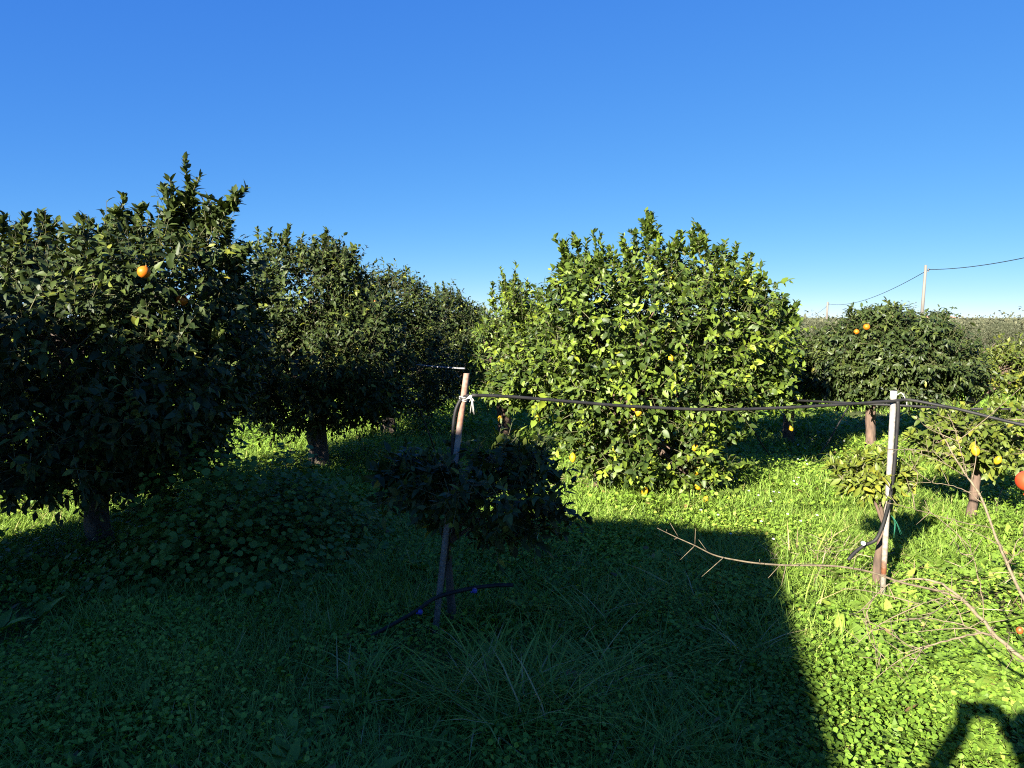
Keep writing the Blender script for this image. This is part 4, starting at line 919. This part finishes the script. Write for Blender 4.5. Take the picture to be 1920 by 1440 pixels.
# ------------------------------------------------------------------ behind the camera: the farm building and the photographer, who cast the shadows
def farm_building():
    H = 4.2
    S = G(1456, 1005); k = H / math.tan(SUN_EL)
    cr = S[:2] - np.array([math.sin(SUN_AZ), math.cos(SUN_AZ)]) * k       # front right roof corner
    th = R(14.8); left = np.array([-math.cos(th), math.sin(th)]); back = np.array([-math.sin(th), -math.cos(th)])
    W, D, ov = 5.0, 5.5, .12
    c = cr + left * W / 2 + back * D / 2
    o = (c[0], c[1], 0); root = thing('farm_building', o, 'plain plastered flat-roofed farm building behind the camera', 'building')
    rot = -th
    mb = MB(); mb.box((c[0], c[1], (H - .22) / 2), (W - 2 * ov, D - 2 * ov, H - .22), rot); mb.build('wall', M['plaster'], root, o, smooth=False)
    mb = MB(); mb.box((c[0], c[1], H - .108), (W, D, .215), rot); mb.build('roof', M['concrete'], root, o, smooth=False)
    q = cr + left * 3.9 + back * 1.6                                      # unseen raised block, added on the roof's left to lift the shadow edge
    mb = MB(); mb.box((q[0], q[1], H + .21), (2.2, 2.9, .42), rot); mb.build('raised_block', M['plaster'], root, o, smooth=False)
    mb = MB(); mb.box((q[0], q[1], H + .46), (2.5, 3.2, .09), rot); mb.build('upper_roof', M['concrete'], root, o, smooth=False)
    f = cr + left * W / 2 - back * (-ov + .012)
    mb = MB(); q = f + left * .6; mb.box((q[0], q[1], 1.05), (.95, .06, 2.1), rot); mb.build('door', M['door_wood'], root, o, smooth=False)
    mb = MB(); q = f - left * .9; mb.box((q[0], q[1], 1.6), (.9, .06, .9), rot); mb.build('window', M['window_glass'], root, o, smooth=False)
farm_building()

def skinned(name, verts, edges, radii, mat, parent, sub=2):
    me = bpy.data.meshes.new(name); me.from_pydata([tuple(v) for v in verts], edges, [])
    o = bpy.data.objects.new(name, me); COL.objects.link(o); o.parent = parent
    sm = o.modifiers.new('skin', 'SKIN'); sm.use_smooth_shade = True
    lay = me.skin_vertices[0] if me.skin_vertices else None
    if lay is None:
        bpy.context.view_layer.objects.active = o
        lay = me.skin_vertices[0]
    for i, r in enumerate(radii):
        lay.data[i].radius = (r, r) if np.isscalar(r) else r
        lay.data[i].use_root = (i == 0)
    ss = o.modifiers.new('sub', 'SUBSURF'); ss.levels = sub; ss.render_levels = sub
    me.materials.append(mat)
    return o

def photographer():
    root = thing('person', (-.03, -.42, 0), 'person in a dark jacket holding up a phone with both hands', 'person')
    # local coordinates, facing +y; the phone is held at eye height
    LH, RH = (-.055, .375, 1.60), (.085, .375, 1.60)
    V = [(0, 0, .98), (0, .01, 1.20), (0, 0, 1.40), (0, .02, 1.52), (0, .05, 1.62), (0, .06, 1.74),
         (-.19, 0, 1.42), (-.33, .20, 1.28), (-.16, .34, 1.47), (.19, 0, 1.42), (.32, .20, 1.28), (.18, .34, 1.47),
         (-.10, 0, .92), (-.11, .02, .50), (-.12, 0, .09), (-.13, .14, .04), (.10, 0, .92), (.11, .02, .50), (.12, 0, .09), (.13, .14, .04), LH, RH]
    E = [(0, 1), (1, 2), (2, 3), (3, 4), (4, 5), (2, 6), (6, 7), (7, 8), (8, 20), (2, 9), (9, 10), (10, 11), (11, 21), (0, 12), (12, 13), (13, 14), (14, 15), (0, 16), (16, 17), (17, 18), (18, 19)]
    Rd = [(.16, .12), (.15, .11), (.17, .11), .055, .085, .085, .075, .055, .038, .075, .055, .038, .095, .062, .045, .04, .095, .062, .045, .04, .036, .036]
    skinned('body', V, E, Rd, M['jacket'], root)
    h = MB(); h.ball((0, .07, 1.69), (.078, .095, .115), 20, 14); h.ball((0, .165, 1.675), (.014, .02, .018), 8, 6)
    for s in (-1, 1): h.ball((s * .08, .06, 1.68), (.012, .02, .03), 8, 6)
    h.build('head', M['skin'], root)
    h = MB(); h.ball((0, .05, 1.715), (.086, .098, .105), 20, 14, bump=.02); h.build('hair', M['hair'], root)
    for s, H in ((-1, LH), (1, RH)):
        vs, es, rs = [(H[0] + s * .03, H[1] - .03, H[2] - .05), (H[0] + s * .02, H[1], H[2])], [(0, 1)], [.03, .03]
        for j in range(4):
            i = len(vs); z = H[2] + .045 - j * .018
            vs += [(H[0] + s * .012, H[1] + .03, z), (H[0] - s * .012, H[1] + .042, z), (H[0] - s * (.03 - .003 * j), H[1] + .040, z)]
            es += [(1, i), (i, i + 1), (i + 1, i + 2)]; rs += [.010, .009, .007]
        i = len(vs); vs += [(H[0], H[1] - .005, H[2] - .01), (H[0] - s * .03, H[1] + .005, H[2] + .01)]; es += [(1, i), (i, i + 1)]; rs += [.011, .009]
        skinned('hand', vs, es, rs, M['skin'], root, 1)
    ph = MB(); ph.box((0, 0, 0), (.15, .008, .072)); ph.ball((.035, .006, .018), (.007, .004, .007), 10, 6); ph.ball((.035, .006, -.004), (.007, .004, .007), 10, 6)
    o = ph.build('phone', M['phone_case'], None, (0, 0, 0), smooth=False); o.location = (-.035, -.016, CAM_H - .018)
    tag(o, 'black phone held level in both hands of the person', 'phone')
photographer()
print('verts', sum(len(m.vertices) for m in bpy.data.meshes))
